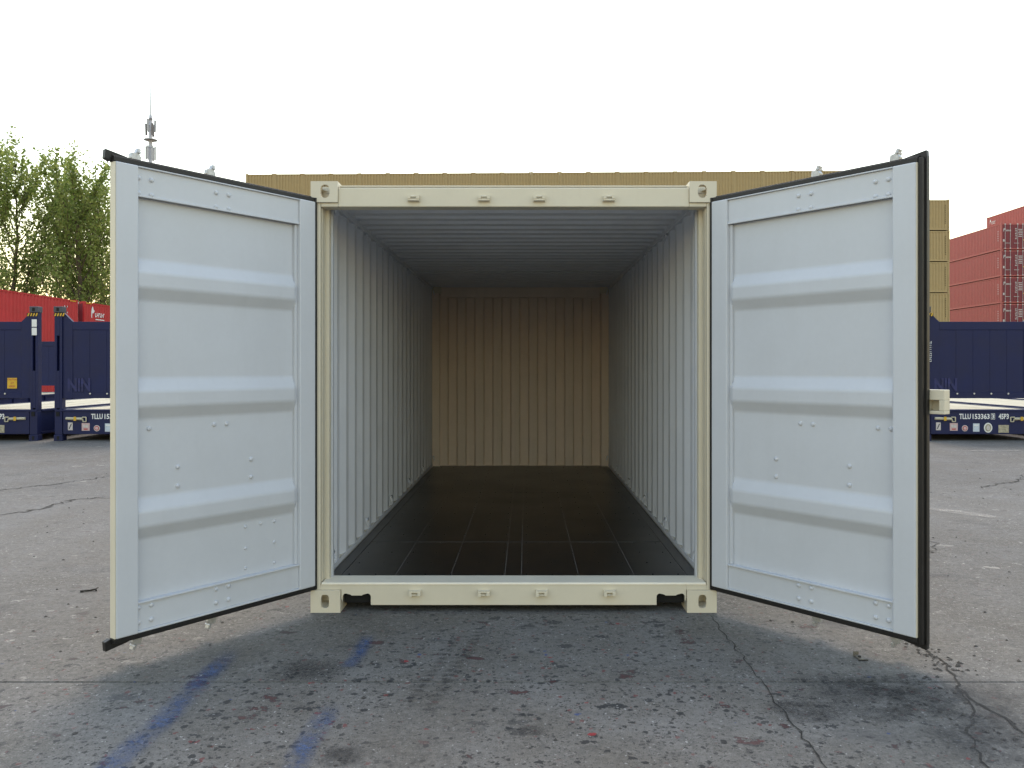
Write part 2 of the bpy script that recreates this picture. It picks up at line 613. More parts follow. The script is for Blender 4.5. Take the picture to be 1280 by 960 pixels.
def ribbon(name, pts, widths, z, mat, parent, uv=False):
    pts = [Vector((p[0], p[1], 0)) for p in pts]
    n = len(pts)
    if isinstance(widths, (int, float)):
        widths = [widths] * n
    v, f = [], []
    for i, p in enumerate(pts):
        d = (pts[min(i + 1, n - 1)] - pts[max(i - 1, 0)]).normalized()
        s = Vector((-d.y, d.x, 0))
        wl, wr = (widths[i] if not isinstance(widths[i], tuple) else widths[i][0]), (widths[i] if not isinstance(widths[i], tuple) else widths[i][1])
        v += [(p + s * wl / 2 + Vector((0, 0, z))), (p - s * wr / 2 + Vector((0, 0, z)))]
    f = [(2 * i, 2 * i + 1, 2 * i + 3, 2 * i + 2) for i in range(n - 1)]
    o = MB().add(v, f).build(name, mat, parent)
    if o.data.polygons[0].normal.z < 0:
        o.data.flip_normals()
    if uv:
        u = o.data.uv_layers.new(name='UVMap')
        for lp in o.data.loops:
            i = lp.vertex_index
            u.data[lp.index].uv = (i % 2, (i // 2) / (n - 1))
    return o


def jag(pts, step, amp, r):
    out = []
    for a, b in zip(pts[:-1], pts[1:]):
        a, b = Vector(a), Vector(b)
        k = max(1, int((b - a).length / step))
        for i in range(k):
            p = a.lerp(b, i / k)
            out.append((p.x + r.uniform(-amp, amp), p.y + r.uniform(-amp, amp)))
    out.append(tuple(pts[-1]))
    return out


for y in JY:
    ribbon('joint_filler', [(x, y) for x in range(-60, 61, 4)], 0.0075, -0.0125, 'soil', ground)
rc = random.Random(21)
for pts, wd, am in (
        ([(1.17, -0.05), (1.165, -0.42), (1.18, -0.84), (1.17, -1.14), (1.17, -1.48), (1.18, -1.75), (1.15, -2.6), (1.16, -4.5)], 0.0055, 0.012),
        ([(2.16, -0.45), (2.15, -0.62), (2.15, -0.84), (2.07, -1.09), (1.97, -1.4), (1.83, -1.66), (1.78, -1.9), (1.70, -2.6)], 0.010, 0.020),
        ([(2.07, -1.09), (2.05, -1.30), (2.09, -1.50), (2.06, -1.66)], 0.012, 0.016),
        ([(-6.4, 4.6), (-5.89, 5.4), (-5.57, 6.17), (-5.2, 6.7), (-4.6, 7.0)], 0.022, 0.07),
        ([(-5.3, 3.0), (-4.97, 3.6), (-4.99, 4.16), (-4.63, 4.32), (-4.1, 4.45)], 0.022, 0.07),
        ([(5.7, 5.0), (5.99, 5.4), (6.45, 5.6), (6.81, 6.17), (7.6, 6.4)], 0.02, 0.07),
        ([(3.2, 1.4), (3.5, 1.9), (3.45, 2.5), (3.9, 3.0)], 0.010, 0.03)):
    q = jag(pts, 0.05 if wd < 0.03 else 0.12, am, rc)
    ws = [(wd * rc.uniform(0.15, 1.6), wd * rc.uniform(0.15, 1.6)) for _ in q]
    ws[0] = ws[-1] = (0.001, 0.001)
    ribbon('crack', q, ws, 0.004, 'soil', ground)

for x, y0, y1, wdt in ((-1.44, -0.62, -2.3, 0.15), (-0.785, -0.42, -0.92, 0.11), (-0.775, -1.32, -2.2, 0.13)):
    ribbon('painted_stripe', [(x + rc.uniform(-.008, .008), y0 + (y1 - y0) * i / 8) for i in range(9)], wdt, 0.008, 'blue_stripe', ground, True)
for (xa, ya), (xb, yb), wdt in (((-0.16, -0.25), (-0.36, -1.45), 0.10), ((-0.28, -0.35), (-0.45, -1.40), 0.07)):
    ribbon('tyre_mark', [(xa + (xb - xa) * i / 8, ya + (yb - ya) * i / 8) for i in range(9)], wdt, 0.006, 'tread', ground, True)
for x, y, wx, ly in ((-0.98, -0.92, 0.40, 0.16), (1.25, -1.40, 0.34, 0.12), (1.95, -1.45, 0.9, 0.5), (1.6, -1.25, 0.8, 0.3), (0.1, -1.58, 0.13, 0.05), (-0.62, -1.80, 0.20, 0.09)):
    ribbon('oil_stain', [(x, y - ly + 2 * ly * i / 4) for i in range(5)], wx, 0.005, 'stain', ground, True)
ribbon('worn_paint_mark', [(4.28, 3.65), (4.42, 3.42), (4.58, 3.2), (4.74, 2.98)], [0.16, 0.30, 0.28, 0.14], 0.006, 'whitemark', ground, True)
ribbon('worn_paint_mark', [(7.7, 9.5), (8.6, 9.55), (9.4, 9.5)], [0.12, 0.2, 0.12], 0.006, 'whitemark', ground, True)


# small stones and grit
def stone_mb(mb, x, y, r, rr):
    m = Matrix.Rotation(rr.uniform(0, 6.28), 3, 'Z')
    v = []
    for p in ((1, 0, .3), (.5, .8, .25), (-.5, .85, .3), (-1, 0, .3), (-.5, -.8, .25), (.5, -.85, .3)):
        q = m @ Vector(p)
        v.append((x + q.x * r * rr.uniform(.7, 1.2), y + q.y * r * rr.uniform(.6, 1.0), r * p[2] * rr.uniform(.3, .9)))
    v += [(x, y, r * rr.uniform(.5, .9)), (x, y, -0.002)]
    f = [(i, (i + 1) % 6, 6) for i in range(6)] + [((i + 1) % 6, i, 7) for i in range(6)]
    mb.add(v, f)


rs = random.Random(5)
gm = MB()
for i in range(420):
    y = rs.uniform(-2.1, 7)
    x = rs.uniform(-0.62, 0.62) * (y + 4.85) + 0.05
    if abs(x) < 1.25 and 0 < y < 6.1:
        continue
    stone_mb(gm, x, y, rs.uniform(0.004, 0.013), rs)
for i in range(130):
    k = rs.random()
    x, y = (2.15 + rs.gauss(0, 0.045), rs.uniform(-0.95, -0.55)) if k < .6 else (1.92 + rs.gauss(0, 0.08), rs.uniform(-1.75, -1.0))
    stone_mb(gm, x, y, rs.uniform(0.004, 0.014), rs)
gr = gm.build('grit', 'stone')
tag(gr, 'dark grit and crumbs scattered over the grey yard', 'grit', kind='stuff')


# ------------------------------------------------------------------ the open container
W2, HT, LEN = 1.219, 2.591, 6.058
box = empty('shipping_container')
tag(box, 'open cream container with both grey doors swung wide and dark plywood floor', 'container')


def casting(mb, x0, x1, y0, y1, z0, z1, holes):
    """corner casting: box with wall thickness t and oval holes on the faces named in holes"""
    t = 0.028
    o = Vector((x0, y0, z0))
    sx, sy, sz = x1 - x0, y1 - y0, z1 - z0
    faces = {'y-': (o, Vector((1, 0, 0)), Vector((0, 0, 1)), sx, sz, Vector((0, 1, 0))),
             'y+': (o + Vector((0, sy, 0)), Vector((1, 0, 0)), Vector((0, 0, 1)), sx, sz, Vector((0, -1, 0))),
             'x-': (o, Vector((0, 1, 0)), Vector((0, 0, 1)), sy, sz, Vector((1, 0, 0))),
             'x+': (o + Vector((sx, 0, 0)), Vector((0, 1, 0)), Vector((0, 0, 1)), sy, sz, Vector((-1, 0, 0))),
             'z-': (o, Vector((1, 0, 0)), Vector((0, 1, 0)), sx, sy, Vector((0, 0, 1))),
             'z+': (o + Vector((0, 0, sz)), Vector((1, 0, 0)), Vector((0, 1, 0)), sx, sy, Vector((0, 0, -1)))}
    N = 28
    for k, (p, a, b, la, lb, inn) in faces.items():
        if k not in holes:
            ra_, rb_ = [], []
            for i in range(N):
                th = 2 * math.pi * (i + 0.5) / N
                m = max(abs(math.cos(th)), abs(math.sin(th)))
                ux, uy = math.cos(th) / m, math.sin(th) / m
                ra_.append(p + a * (la / 2 + ux * la / 2) + b * (lb / 2 + uy * lb / 2))
                rb_.append(p + inn * t + a * (la / 2 + ux * (la / 2 - t)) + b * (lb / 2 + uy * (lb / 2 - t)))
            mb.add(ra_, [tuple(range(N))])
            mb.add(rb_, [tuple(range(N - 1, -1, -1))])
            continue
        ca, cb, ra, rb, ex = holes[k]
        hole, rim, rim2 = [], [], []
        for i in range(N):
            th = 2 * math.pi * (i + 0.5) / N
            cx, sy_ = math.cos(th), math.sin(th)
            # super-ellipse slot
            hx = ca + ra * math.copysign(abs(cx) ** ex, cx)
            hy = cb + rb * math.copysign(abs(sy_) ** ex, sy_)
            hole.append((hx, hy))
            m = max(abs(cx) / 1.0, abs(sy_) / 1.0)
            ux, uy = cx / m, sy_ / m
            rim.append((la / 2 + ux * la / 2, lb / 2 + uy * lb / 2))
            rim2.append((la / 2 + ux * (la / 2 - t), lb / 2 + uy * (lb / 2 - t)))
        P = lambda c, d: p + a * c[0] + b * c[1] + inn * d
        v = [P(c, 0) for c in rim] + [P(c, 0) for c in hole] + [P(c, t) for c in hole] + [P(c, t) for c in rim2]
        f = []
        for i in range(N):
            j = (i + 1) % N
            f += [(i, j, N + j, N + i), (N + i, N + j, 2 * N + j, 2 * N + i), (2 * N + i, 2 * N + j, 3 * N + j, 3 * N + i)]
        mb.add(v, f)
    return mb


for sx in (-1, 1):
    xo = 'x-' if sx < 0 else 'x+'
    for top in (0, 1):
        wd = 0.162 if top else 0.178
        xa, xb = (-W2, -W2 + wd) if sx < 0 else (W2 - wd, W2)
        za, zb = (HT - 0.126, HT) if top else (0.0, 0.134)
        cxh = (0.086 if top else 0.086) if sx < 0 else wd - 0.086
        hf = (cxh, 0.066, 0.028, 0.040, 0.85) if top else (cxh, 0.068, 0.0245, 0.040, 0.62)
        holes = {'y-': hf, xo: (0.09, 0.066, 0.030, 0.040, 0.7)}
        if top:
            holes['z+'] = (wd / 2, 0.089, 0.032, 0.062, 0.7)
        c = casting(MB(), xa, xb, 0.0, 0.178, za, zb, holes).build('corner_casting', 'cream', box, bevel=0.008, weld=True)
        c2 = casting(MB(), xa, xb, LEN - 0.178, LEN, za, zb, {'y+': hf, xo: (0.09, 0.066, 0.030, 0.040, 0.7)}).build('corner_casting', 'cream', box, bevel=0.008, weld=True)

# door posts: outer channel and inner stop bar
for s in (-1, 1):
    p = MB()
    X = lambda a, b: (min(s * a, s * b), max(s * a, s * b))
    p.box(*X(1.213, 1.163), 0.014, 0.165, 0.134, HT - 0.126)
    p.box(*X(1.163, 1.135), 0.118, 0.164, 0.168, 2.50)
    p.box(*X(1.1628, 1.1575), 0.040, 0.1178, 0.180, 2.440)
    p.build('corner_post', 'cream', box, bevel=0.004)
    q = MB()
    q.box(*X(1.213, 1.075), LEN - 0.165, LEN - 0.015, 0.134, HT - 0.118)
    q.build('corner_post', ['inside_end_warmlit'], box, bevel=0.004)
    # inner lining strip behind the stop bar
    MB().box(*X(1.165, 1.126), 0.1665, 0.205, 0.166, 2.50).build('lining_strip', 'grey', box, bevel=0.003)

# header
h = MB()
h.prism([(0.014, 2.440), (0.014, 2.553), (0.030, 2.560), (0.12, 2.560), (0.12, 2.440)], 'x', -1.057, 1.057)
h.box(-1.1625, -1.0572, 0.0145, 0.1175, 2.440, 2.4645)
h.box(1.0572, 1.1625, 0.0145, 0.1175, 2.440, 2.4645)
h.build('door_header', 'cream', box, bevel=0.005)
MB().box(-1.05, 1.05, 0.022, 0.20, 2.5605, 2.570).build('header_plate', 'cream', box, bevel=0.002)
MB().box(-1.03, 1.03, 0.1215, 0.30, 2.505, 2.545).build('header_stiffener', 'inside', box, bevel=0.003)

# sill with two open notches
def notch_poly():
    def arc(cx, cz, r, a0, a1, n=5):
        return [(cx + r * math.cos(R(a0 + (a1 - a0) * i / n)), cz + r * math.sin(R(a0 + (a1 - a0) * i / n))) for i in range(n + 1)]
    pts = [(-1.038, 0.164), (1.038, 0.164), (1.038, 0.085)]
    # right notch, then left notch, walking right to left along the lower edge
    right = [(1.032, 0.06)] + arc(1.010, 0.092, 0.020, 0, 90, 4) + [(0.985, 0.106), (0.975, 0.100), (0.915, 0.100), (0.905, 0.106)] + arc(0.880, 0.092, 0.020, 90, 180, 4) + [(0.860, 0.043)]
    left = [(-0.860, 0.043)] + arc(-0.880, 0.092, 0.020, 0, 90, 4) + [(-0.905, 0.106), (-0.915, 0.100), (-0.975, 0.100), (-0.985, 0.106)] + arc(-1.010, 0.092, 0.020, 90, 180, 4) + [(-1.032, 0.06)]
    return pts + right + left + [(-1.038, 0.085)]


def sill_mesh():
    """front face triangulated cleanly through bmesh"""
    poly = notch_poly()
    bm = bmesh.new()
    vs = [bm.verts.new((x, 0.014, z)) for x, z in poly]
    f = bm.faces.new(vs)
    ext = bmesh.ops.extrude_face_region(bm, geom=[f])
    for e in ext['geom']:
        if isinstance(e, bmesh.types.BMVert):
            e.co.y = 0.036
    bmesh.ops.triangulate(bm, faces=[q for q in bm.faces if len(q.verts) > 4])
    bmesh.ops.recalc_face_normals(bm, faces=bm.faces)
    me = bpy.data.meshes.new('door_sill')
    bm.to_mesh(me)
    bm.free()
    me.materials.append(M['cream'])
    return me


sill = put('door_sill', sill_mesh(), box)
for s in (-1, 1):
    MB().box(*sorted((s * 1.0385, s * 1.1625)), 0.0145, 0.1175, 0.1345, 0.164).build('sill_end', 'cream', sill, bevel=0.002)
MB().prism([(0.010, 0.1645), (0.010, 0.172), (0.016, 0.178), (0.205, 0.172), (0.205, 0.1645)], 'x', -1.157, 1.157).build('threshold_plate', 'threshold', sill, bevel=0.002)
MB().box(-1.03, 1.03, 0.060, 0.066, 0.045, 0.163).build('notch_shade_plate', 'darkgap', sill)  # black plate added to stand for the shade behind the notches

# rails, walls, roof
for s in (-1, 1):
    a, b = sorted((s * 1.219, s * 1.160))
    MB().box(a, b, 0.178, LEN - 0.178, 2.515, 2.580).build('top_rail', ['inside'], box, bevel=0.004)
    MB().box(*sorted((s * 1.219, s * 1.172)), 0.178, LEN - 0.178, 0.040, 0.192).build('bottom_rail', 'cream', box, bevel=0.004)
    MB().box(*sorted((s * 1.1715, s * 1.1685)), 0.206, LEN - 0.10, 0.166, 0.198).build('skirting', 'inside', box)
    pr = corr(0.165, LEN - 0.165, 0.278, 0.072, 0.068, s * 1.172, s * 1.206, start=0.03)
    MB().sheet(pr, 'side', 0.185, 2.52, s * 0.003).build('side_wall', ['inside', 'cream'], box)
pe = corr(-1.083, 1.083, 0.2405, 0.1025, 0.018, LEN - 0.080, LEN - 0.035)
MB().sheet(pe, 'end', 0.14, 2.505, 0.003).build('end_wall', ['inside_end_warmlit', 'cream'], box)
MB().box(-1.06, 1.06, LEN - 0.125, LEN - 0.01, 2.415, 2.575).build('end_header', ['inside_end_warmlit'], box, bevel=0.004)
MB().box(-1.06, 1.06, LEN - 0.09, LEN - 0.01, 0.02, 0.17).build('end_sill', ['inside_end_warmlit'], box, bevel=0.004)
prf = corr(0.15, LEN - 0.10, 0.209, 0.091, 0.0135, 2.548, 2.568)
MB().sheet(prf, 'roof', -1.165, 1.165, 0.003).build('roof', ['inside', 'cream'], box)

# floor: base, boards, screws, side strips
fl = MB().box(-1.168, 1.168, 0.207, LEN - 0.085, 0.125, 0.150).build('floor', 'darkgap', box)
MB().box(-1.15, 1.15, 0.21, LEN - 0.09, 0.1502, 0.1622).build('seam_sealant', 'seal', fl)
xs = (-1.085, -0.75, -0.40, -0.06, 0.045, 0.405, 0.757, 1.085)
ys = (0.209, 1.22, 3.66, LEN - 0.088)
gp = 0.0018
for j in range(3):
    for i in range(7):
        MB().box(xs[i] + gp, xs[i + 1] - gp, ys[j] + gp, ys[j + 1] - (gp if j else 0.012), 0.151, 0.1645 + rng.uniform(-.0008, .0008)).build('floor_board', 'ply', fl, bevel=0.0015)
for s in (-1, 1):
    MB().box(*sorted((s * 1.0868, s * 1.160)), 0.209, LEN - 0.088, 0.151, 0.1665).build('floor_edge_strip', 'ply', fl, bevel=0.002)
scm = MB()
for y in [0.26 + 0.305 * k for k in range(19)]:
    for x in [-1.04 + 0.16 * k for k in range(14)]:
        scm.tube((x + rng.uniform(-.01, .01), y, 0.164), (x, y, 0.1664), 0.0045, 0.004, 6)
o = scm.build('floor_screw_rows', M['darkgap'], fl)
o['kind'] = 'stuff'


# lashing rings
def ring_mesh():
    mb = MB()
    n = 12
    pts = []
    for i in range(n + 1):
        t = math.pi * i / n
        pts.append((0.0, 0.028 * math.cos(t), -0.010 - 0.045 * math.sin(t)))
    for a, b in zip(pts[:-1], pts[1:]):
        mb.tube(a, b, 0.0045, n=6)
    mb.box(-0.006, 0.006, -0.036, 0.036, -0.012, 0.008)
    return mb.mesh('lashing_ring', 'inside', True)


rme = ring_mesh()
for s in (-1, 1):
    for k in range(6):
        y = 0.265 + k * 1.112
        put('lashing_ring', rme, box, (s * 1.150, y, 0.305), (0, s * R(14), 0))
        put('lashing_ring', rme, box, (s * 1.150, y, 2.49), (0, s * R(14), 0))


# cam keepers on header and sill
def keeper_mesh():
    mb = MB()
    mb.box(-0.038, 0.038, -0.004, 0.003, -0.020, 0.020)
    mb.box(-0.034, 0.034, -0.030, -0.004, 0.006, 0.016)
    mb.box(-0.036, -0.018, -0.034, -0.004, -0.016, 0.006)
    mb.box(0.016, 0.034, -0.034, -0.004, -0.012, 0.006)
    mb.tube((-0.018, -0.018, -0.010), (0.016, -0.018, -0.010), 0.006, n=8)
    return mb.mesh('cam_keeper', 'cream')


kme = keeper_mesh()
for x in (-0.601, -0.178, 0.153, 0.571):
    k = put('cam_keeper', kme, box, (x, 0.011, 2.488), (R(180), 0, 0))
    k.location.y = 0.011
    k.rotation_euler = (0, R(180), 0)
for x in (-0.591, -0.178, 0.168, 0.576):
    put('cam_keeper', kme, box, (x, 0.011, 0.118))

# underframe cross members, black colour standing for shade under the floor
for k in range(12):
    y = 0.35 + k * 0.48
    MB().box(-1.17, 1.17, y, y + 0.045, 0.0405, 0.1245).build('cross_member', 'darkgap', box)


def rivet_mesh():
    mb = MB()
    n = 10
    v, f = [], []
    for r, h_ in ((0.0125, 0.0), (0.0115, 0.005), (0.007, 0.009)):
        for i in range(n):
            t = 2 * math.pi * i / n
            v.append((r * math.cos(t), h_, r * math.sin(t)))
    for k in range(2):
        for i in range(n):
            j = (i + 1) % n
            f.append((k * n + i, k * n + j, (k + 1) * n + j, (k + 1) * n + i))
    f.append(tuple(range(2 * n, 3 * n)))
    mb.add(v, f)
    return mb.mesh('rivet', 'grey', True)


rivet_me = rivet_mesh()


def door(side):
    s = 1 if side == 'L' else -1            # local +y is the inner face for the left door, -y for the right one
    hx, ang = (-1.186, -126.5853) if side == 'L' else (1.184, -50.568)
    U = 1.190 if side == 'L' else 1.214
    T = 0.046 if side == 'L' else 0.050
    u0, u1 = 0.112, (1.079 if side == 'L' else 1.099)
    z0, z1 = 0.163, 2.465
    Y = lambda a, b: tuple(sorted((s * a, s * b)))
    d = MB()
    d.box(0.0, u0, *Y(0, -T), z0, z1)                       # hinge stile
    d.box(u1, U, *Y(0, -T), z0, z1)                         # closing stile
    root = d.build('door', ['grey'], box, bevel=0.006)
    root.location = (hx, -0.012, 0)
    root.rotation_euler = (0, 0, R(ang))
    root['label'] = 'left door leaf swung open' if side == 'L' else 'right door leaf with black seal along its free edge'
    # rails: a recessed channel each with a narrow lip on both edges
    t = MB()
    t.box(u0, u1, *Y(-0.014, -T + 0.003), 2.325, z1 - 0.008)
    t.box(u0, u1, *Y(-0.002, -T + 0.003), z1 - 0.008, z1 - 0.001)
    t.box(u0, u1, *Y(-0.006, -0.020), 2.314, 2.325)
    t.build('top_rail', 'grey', root, bevel=0.002)
    t = MB()
    t.box(u0, u1, *Y(-0.016, -T + 0.003), z0 + 0.010, 0.306)
    t.box(u0, u1, *Y(-0.004, -T + 0.003), z0 + 0.001, z0 + 0.010)
    t.box(u0, u1, *Y(-0.004, -T + 0.003), 0.306, 0.315)
    t.build('bottom_rail', 'grey', root, bevel=0.002)
    # corrugated panel: three trapezoid ridges towards the inside
    dp, df = -0.042, -0.008
    pz = [(0.314, dp)]
    for a in (0.617, 1.214, 1.806):
        pz += [(a, dp), (a + 0.064, df), (a + 0.138, df), (a + 0.205, dp)]
    pz.append((2.316, dp))
    pz2 = []
    for i, (z, dd) in enumerate(pz):
        pz2.append((z, s * dd))
    pn = MB()
    ue = 0.030                                           # the ridges run out in a short slope at each stile
    n = len(pz2)
    cols = ((u0 - 0.004, 0.0), (u0 + ue, 1.0), (u1 - 0.002, 1.0))
    v, f = [], []
    for u, k in cols:
        for (z, dd) in pz2:
            v.append((u, dd if k else (s * dp + (dd - s * dp) * 0.35), z))
    for c in range(len(cols) - 1):
        for i in range(n - 1):
            f.append((c * n + i, c * n + i + 1, (c + 1) * n + i + 1, (c + 1) * n + i))
    o2 = len(v)
    v += [(u, y - s * 0.004, z) for (u, y, z) in v]
    f += [(a + o2, b + o2, c_ + o2, d_ + o2) for (a, b, c_, d_) in f]
    pn.add(v, f)
    pobj = pn.build('panel', 'grey', root)
    for p_ in pobj.data.polygons:
        pass
    bv = pobj.modifiers.new('bevel', 'BEVEL')
    bv.width = 0.010
    bv.segments = 3
    bv.limit_method = 'ANGLE'
    bv.angle_limit = R(20)
    pobj.data.polygons.foreach_set('use_smooth', [False] * len(pobj.data.polygons))
    # weld lip along hinge stile
    MB().box(u0, u0 + 0.020, *Y(-0.024, -0.041), 0.316, 2.313).build('weld_strip', 'grey', root, bevel=0.002)
    # cream outer sheet and edge
    MB().box(0.004, U + 0.001, *Y(-T - 0.0005, -T - 0.006), z0 + 0.002, z1 - 0.002).build('outer_sheet', 'cream', root, bevel=0.002)
    MB().box(U + 0.0003, U + 0.0040, *Y(-0.004, -T - 0.004), z0 + 0.002, z1 - 0.002).build('edge_trim', 'cream', root)
    # rubber gasket
    gk = MB()
    gk.box(-0.012, U + 0.004, *Y(-0.010, -T - 0.012), z1 + 0.0005, z1 + 0.026)
    gk.box(-0.012, U + 0.004, *Y(-0.030, -T - 0.020), z1 + 0.026, z1 + 0.036)
    gk.box(-0.012, U + 0.004, *Y(-0.008, -T - 0.012), z0 - 0.024, z0 - 0.0005)
    gk.box(-0.012, U + 0.004, *Y(-0.030, -T - 0.020), z0 - 0.034, z0 - 0.024)
    gk.box(-0.016, -0.0005, *Y(-0.004, -T - 0.012), z0 - 0.024, z1 + 0.026)
    if side == 'R':
        gk.box(U + 0.0043, U + 0.026, *Y(-0.014, -T - 0.014), z0 - 0.030, z1 + 0.020)
        gk.box(U + 0.012, U + 0.036, *Y(-0.040, -T - 0.020), z0 - 0.034, z1 + 0.030)
    # flared corner lips
    for zz, up in ((z1, 1), (z0, -1)):
        gk.prism([(U - 0.10, zz + up * 0.030), (U - 0.07, zz + up * 0.040), (U + 0.032, zz + up * 0.058), (U + 0.036, zz + up * 0.012), (U + 0.010, zz - up * 0.010 if side == 'R' else zz + up * 0.002), (U - 0.02, zz + up * 0.018)], 'y', *Y(-T + 0.010, -T - 0.020))
    gk.build('gasket', 'rubber', root, bevel=0.003)
    # rivets
    rv = [(a, z, w) for a in (0.575, 0.65, 1.008, 1.074) for z, w in ((2.407, -0.014), (2.331, -0.014), (0.286, -0.016), (0.213, -0.016))]
    rv += [(a, 1.165, dp) for a in (0.570, 0.645, 1.006, 1.074)]
    rv += [(a, z, dp) for a in (0.417, 0.853) for z in (0.958, 0.859)]
    for (a, z, w) in rv:
        o = put('rivet', rivet_me, root, (a, s * w, z), (0, rng.uniform(0, 3), 0) if s > 0 else (0, rng.uniform(0, 3), math.pi))
    if side == 'L':
        for a, z in ((.453, .585), (.355, .588), (.263, .587), (.453, .465), (.263, .468), (.453, .354), (.263, .349)):
            o = put('rivet', rivet_me, root, (a, s * dp, z))
            o.scale = (0.75, 0.75, 0.75)
    # lock rods on the outer face, with cams that stick out above and below
    for a in (0.640, 1.052 if side == 'L' else 1.076):
        rod = MB()
        w = -s * (T + 0.040)
        rod.tube((a, w, z0 - 0.055), (a, w, z1 + 0.055), 0.017, n=12)
        for z in (0.30, 0.95, 1.60, 2.30):
            rod.box(a - 0.05, a + 0.05, *sorted((w - s * -0.034, w - s * 0.020)), z - 0.03, z + 0.03)
        ro = rod.build('lock_rod', 'zinc', root, smooth=False)
        for zz, up in ((z1 + 0.046, 1), (z0 - 0.044, -1)):
            cm = MB()
            q = 1 if side == 'L' else -1
            P = [(-0.020, -0.012), (0.022, -0.012), (0.030, 0.012), (0.018, 0.024), (0.040 * 0.7, 0.046), (0.010, 0.052), (-0.004, 0.030), (-0.030, 0.026), (-0.034, 0.004)]
            cm.prism([(a - q * x * 0.85 * (1 if up > 0 else -1), zz + up * z * 1.15) for x, z in P], 'y', w - 0.016, w + 0.016)
            cm.tube((a - q * up * 0.012, w - 0.022, zz + up * 0.036), (a - q * up * 0.012, w + 0.024, zz + up * 0.036), 0.008, n=8)
            cm.build('cam', 'zinc', root, bevel=0.004)
    # hinges
    for z in (0.32, 0.95, 1.65, 2.28):
        hg = MB()
        hg.box(-0.030, 0.10, *Y(-T - 0.0065, -T - 0.018), z - 0.05, z + 0.05)
        hg.tube((-0.030, s * (-T - 0.012), z - 0.075), (-0.030, s * (-T - 0.012), z + 0.075), 0.014, n=10)
        hg.build('hinge', 'cream', root, bevel=0.002)
    if side == 'R':
        # padlock housing on the outer face, reaching past the free edge
        lb = MB()
        a0, a1, b0, b1 = 1.02, 1.318, -T - 0.020, -T - 0.080
        zz0, zz1 = 1.246, 1.364
        lb.box(a0, a1, *Y(b1, b1 + 0.006), zz0, zz1)
        lb.box(a0, a1, *Y(b0, b1 + 0.0062), zz0, zz0 + 0.016)
        lb.box(a0, a1, *Y(b0, b1 + 0.0062), zz1 - 0.050, zz1)
        lb.box(a0, a1 - 0.078, *Y(b0, b1 + 0.0062), zz0 + 0.0162, zz1 - 0.0502)
        lb.box(a1 - 0.026, a1, *Y(b0, b1 + 0.0062), zz0 + 0.0162, zz1 - 0.0502)
        lb.build('lock_box', 'cream', root, bevel=0.004)
        br = MB().box(1.03, 1.20, *Y(-T - 0.0065, b0), 1.26, 1.34).build('lock_box_bracket', 'cream', root)
    return root


door('L')
door('R')


# ------------------------------------------------------------------ small things on the yard
tw = MB()
tp = [(-0.075, -0.02, 0.012), (-0.03, 0.0, 0.016), (0.02, 0.02, 0.014), (0.06, 0.05, 0.02), (0.085, 0.03, 0.012)]
for a, b in zip(tp[:-1], tp[1:]):
    tw.tube(a, b, 0.012, 0.010, 7)
tw.tube((0.055, 0.045, 0.02), (0.08, 0.09, 0.03), 0.009, 0.005, 6)
tw.tube((-0.07, -0.02, 0.012), (-0.10, 0.02, 0.012), 0.010, 0.006, 6)
o = tw.build('twig', 'soil')
o.location = (-2.80, 0.45, 0)
o.scale = (0.55, 0.55, 0.55)
tag(o, 'short dark crooked twig lying on bare yard beside the left door', 'twig')
bk = empty('metal_bracket', (1.76, -0.76, 0), R(8))
bk.scale = (0.5, 0.5, 0.5)
MB().box(-0.028, 0.028, -0.07, 0.07, 0.004, 0.014).box(-0.028, 0.028, 0.055, 0.07, 0.0142, 0.05).build('plate', 'bracket', bk, bevel=0.003)
MB().tube((0, -0.01, 0.0142), (0, -0.01, 0.028), 0.016, n=8).build('bolt', 'soil', bk)
MB().box(-0.05, 0.05, -0.085, -0.0705, 0.002, 0.012).build('foot', 'soil', bk, bevel=0.002)
tag(bk, 'small rusty bolted bracket lying on the ground in front of the right door', 'bracket')


# ------------------------------------------------------------------ flat racks
RACKS = []


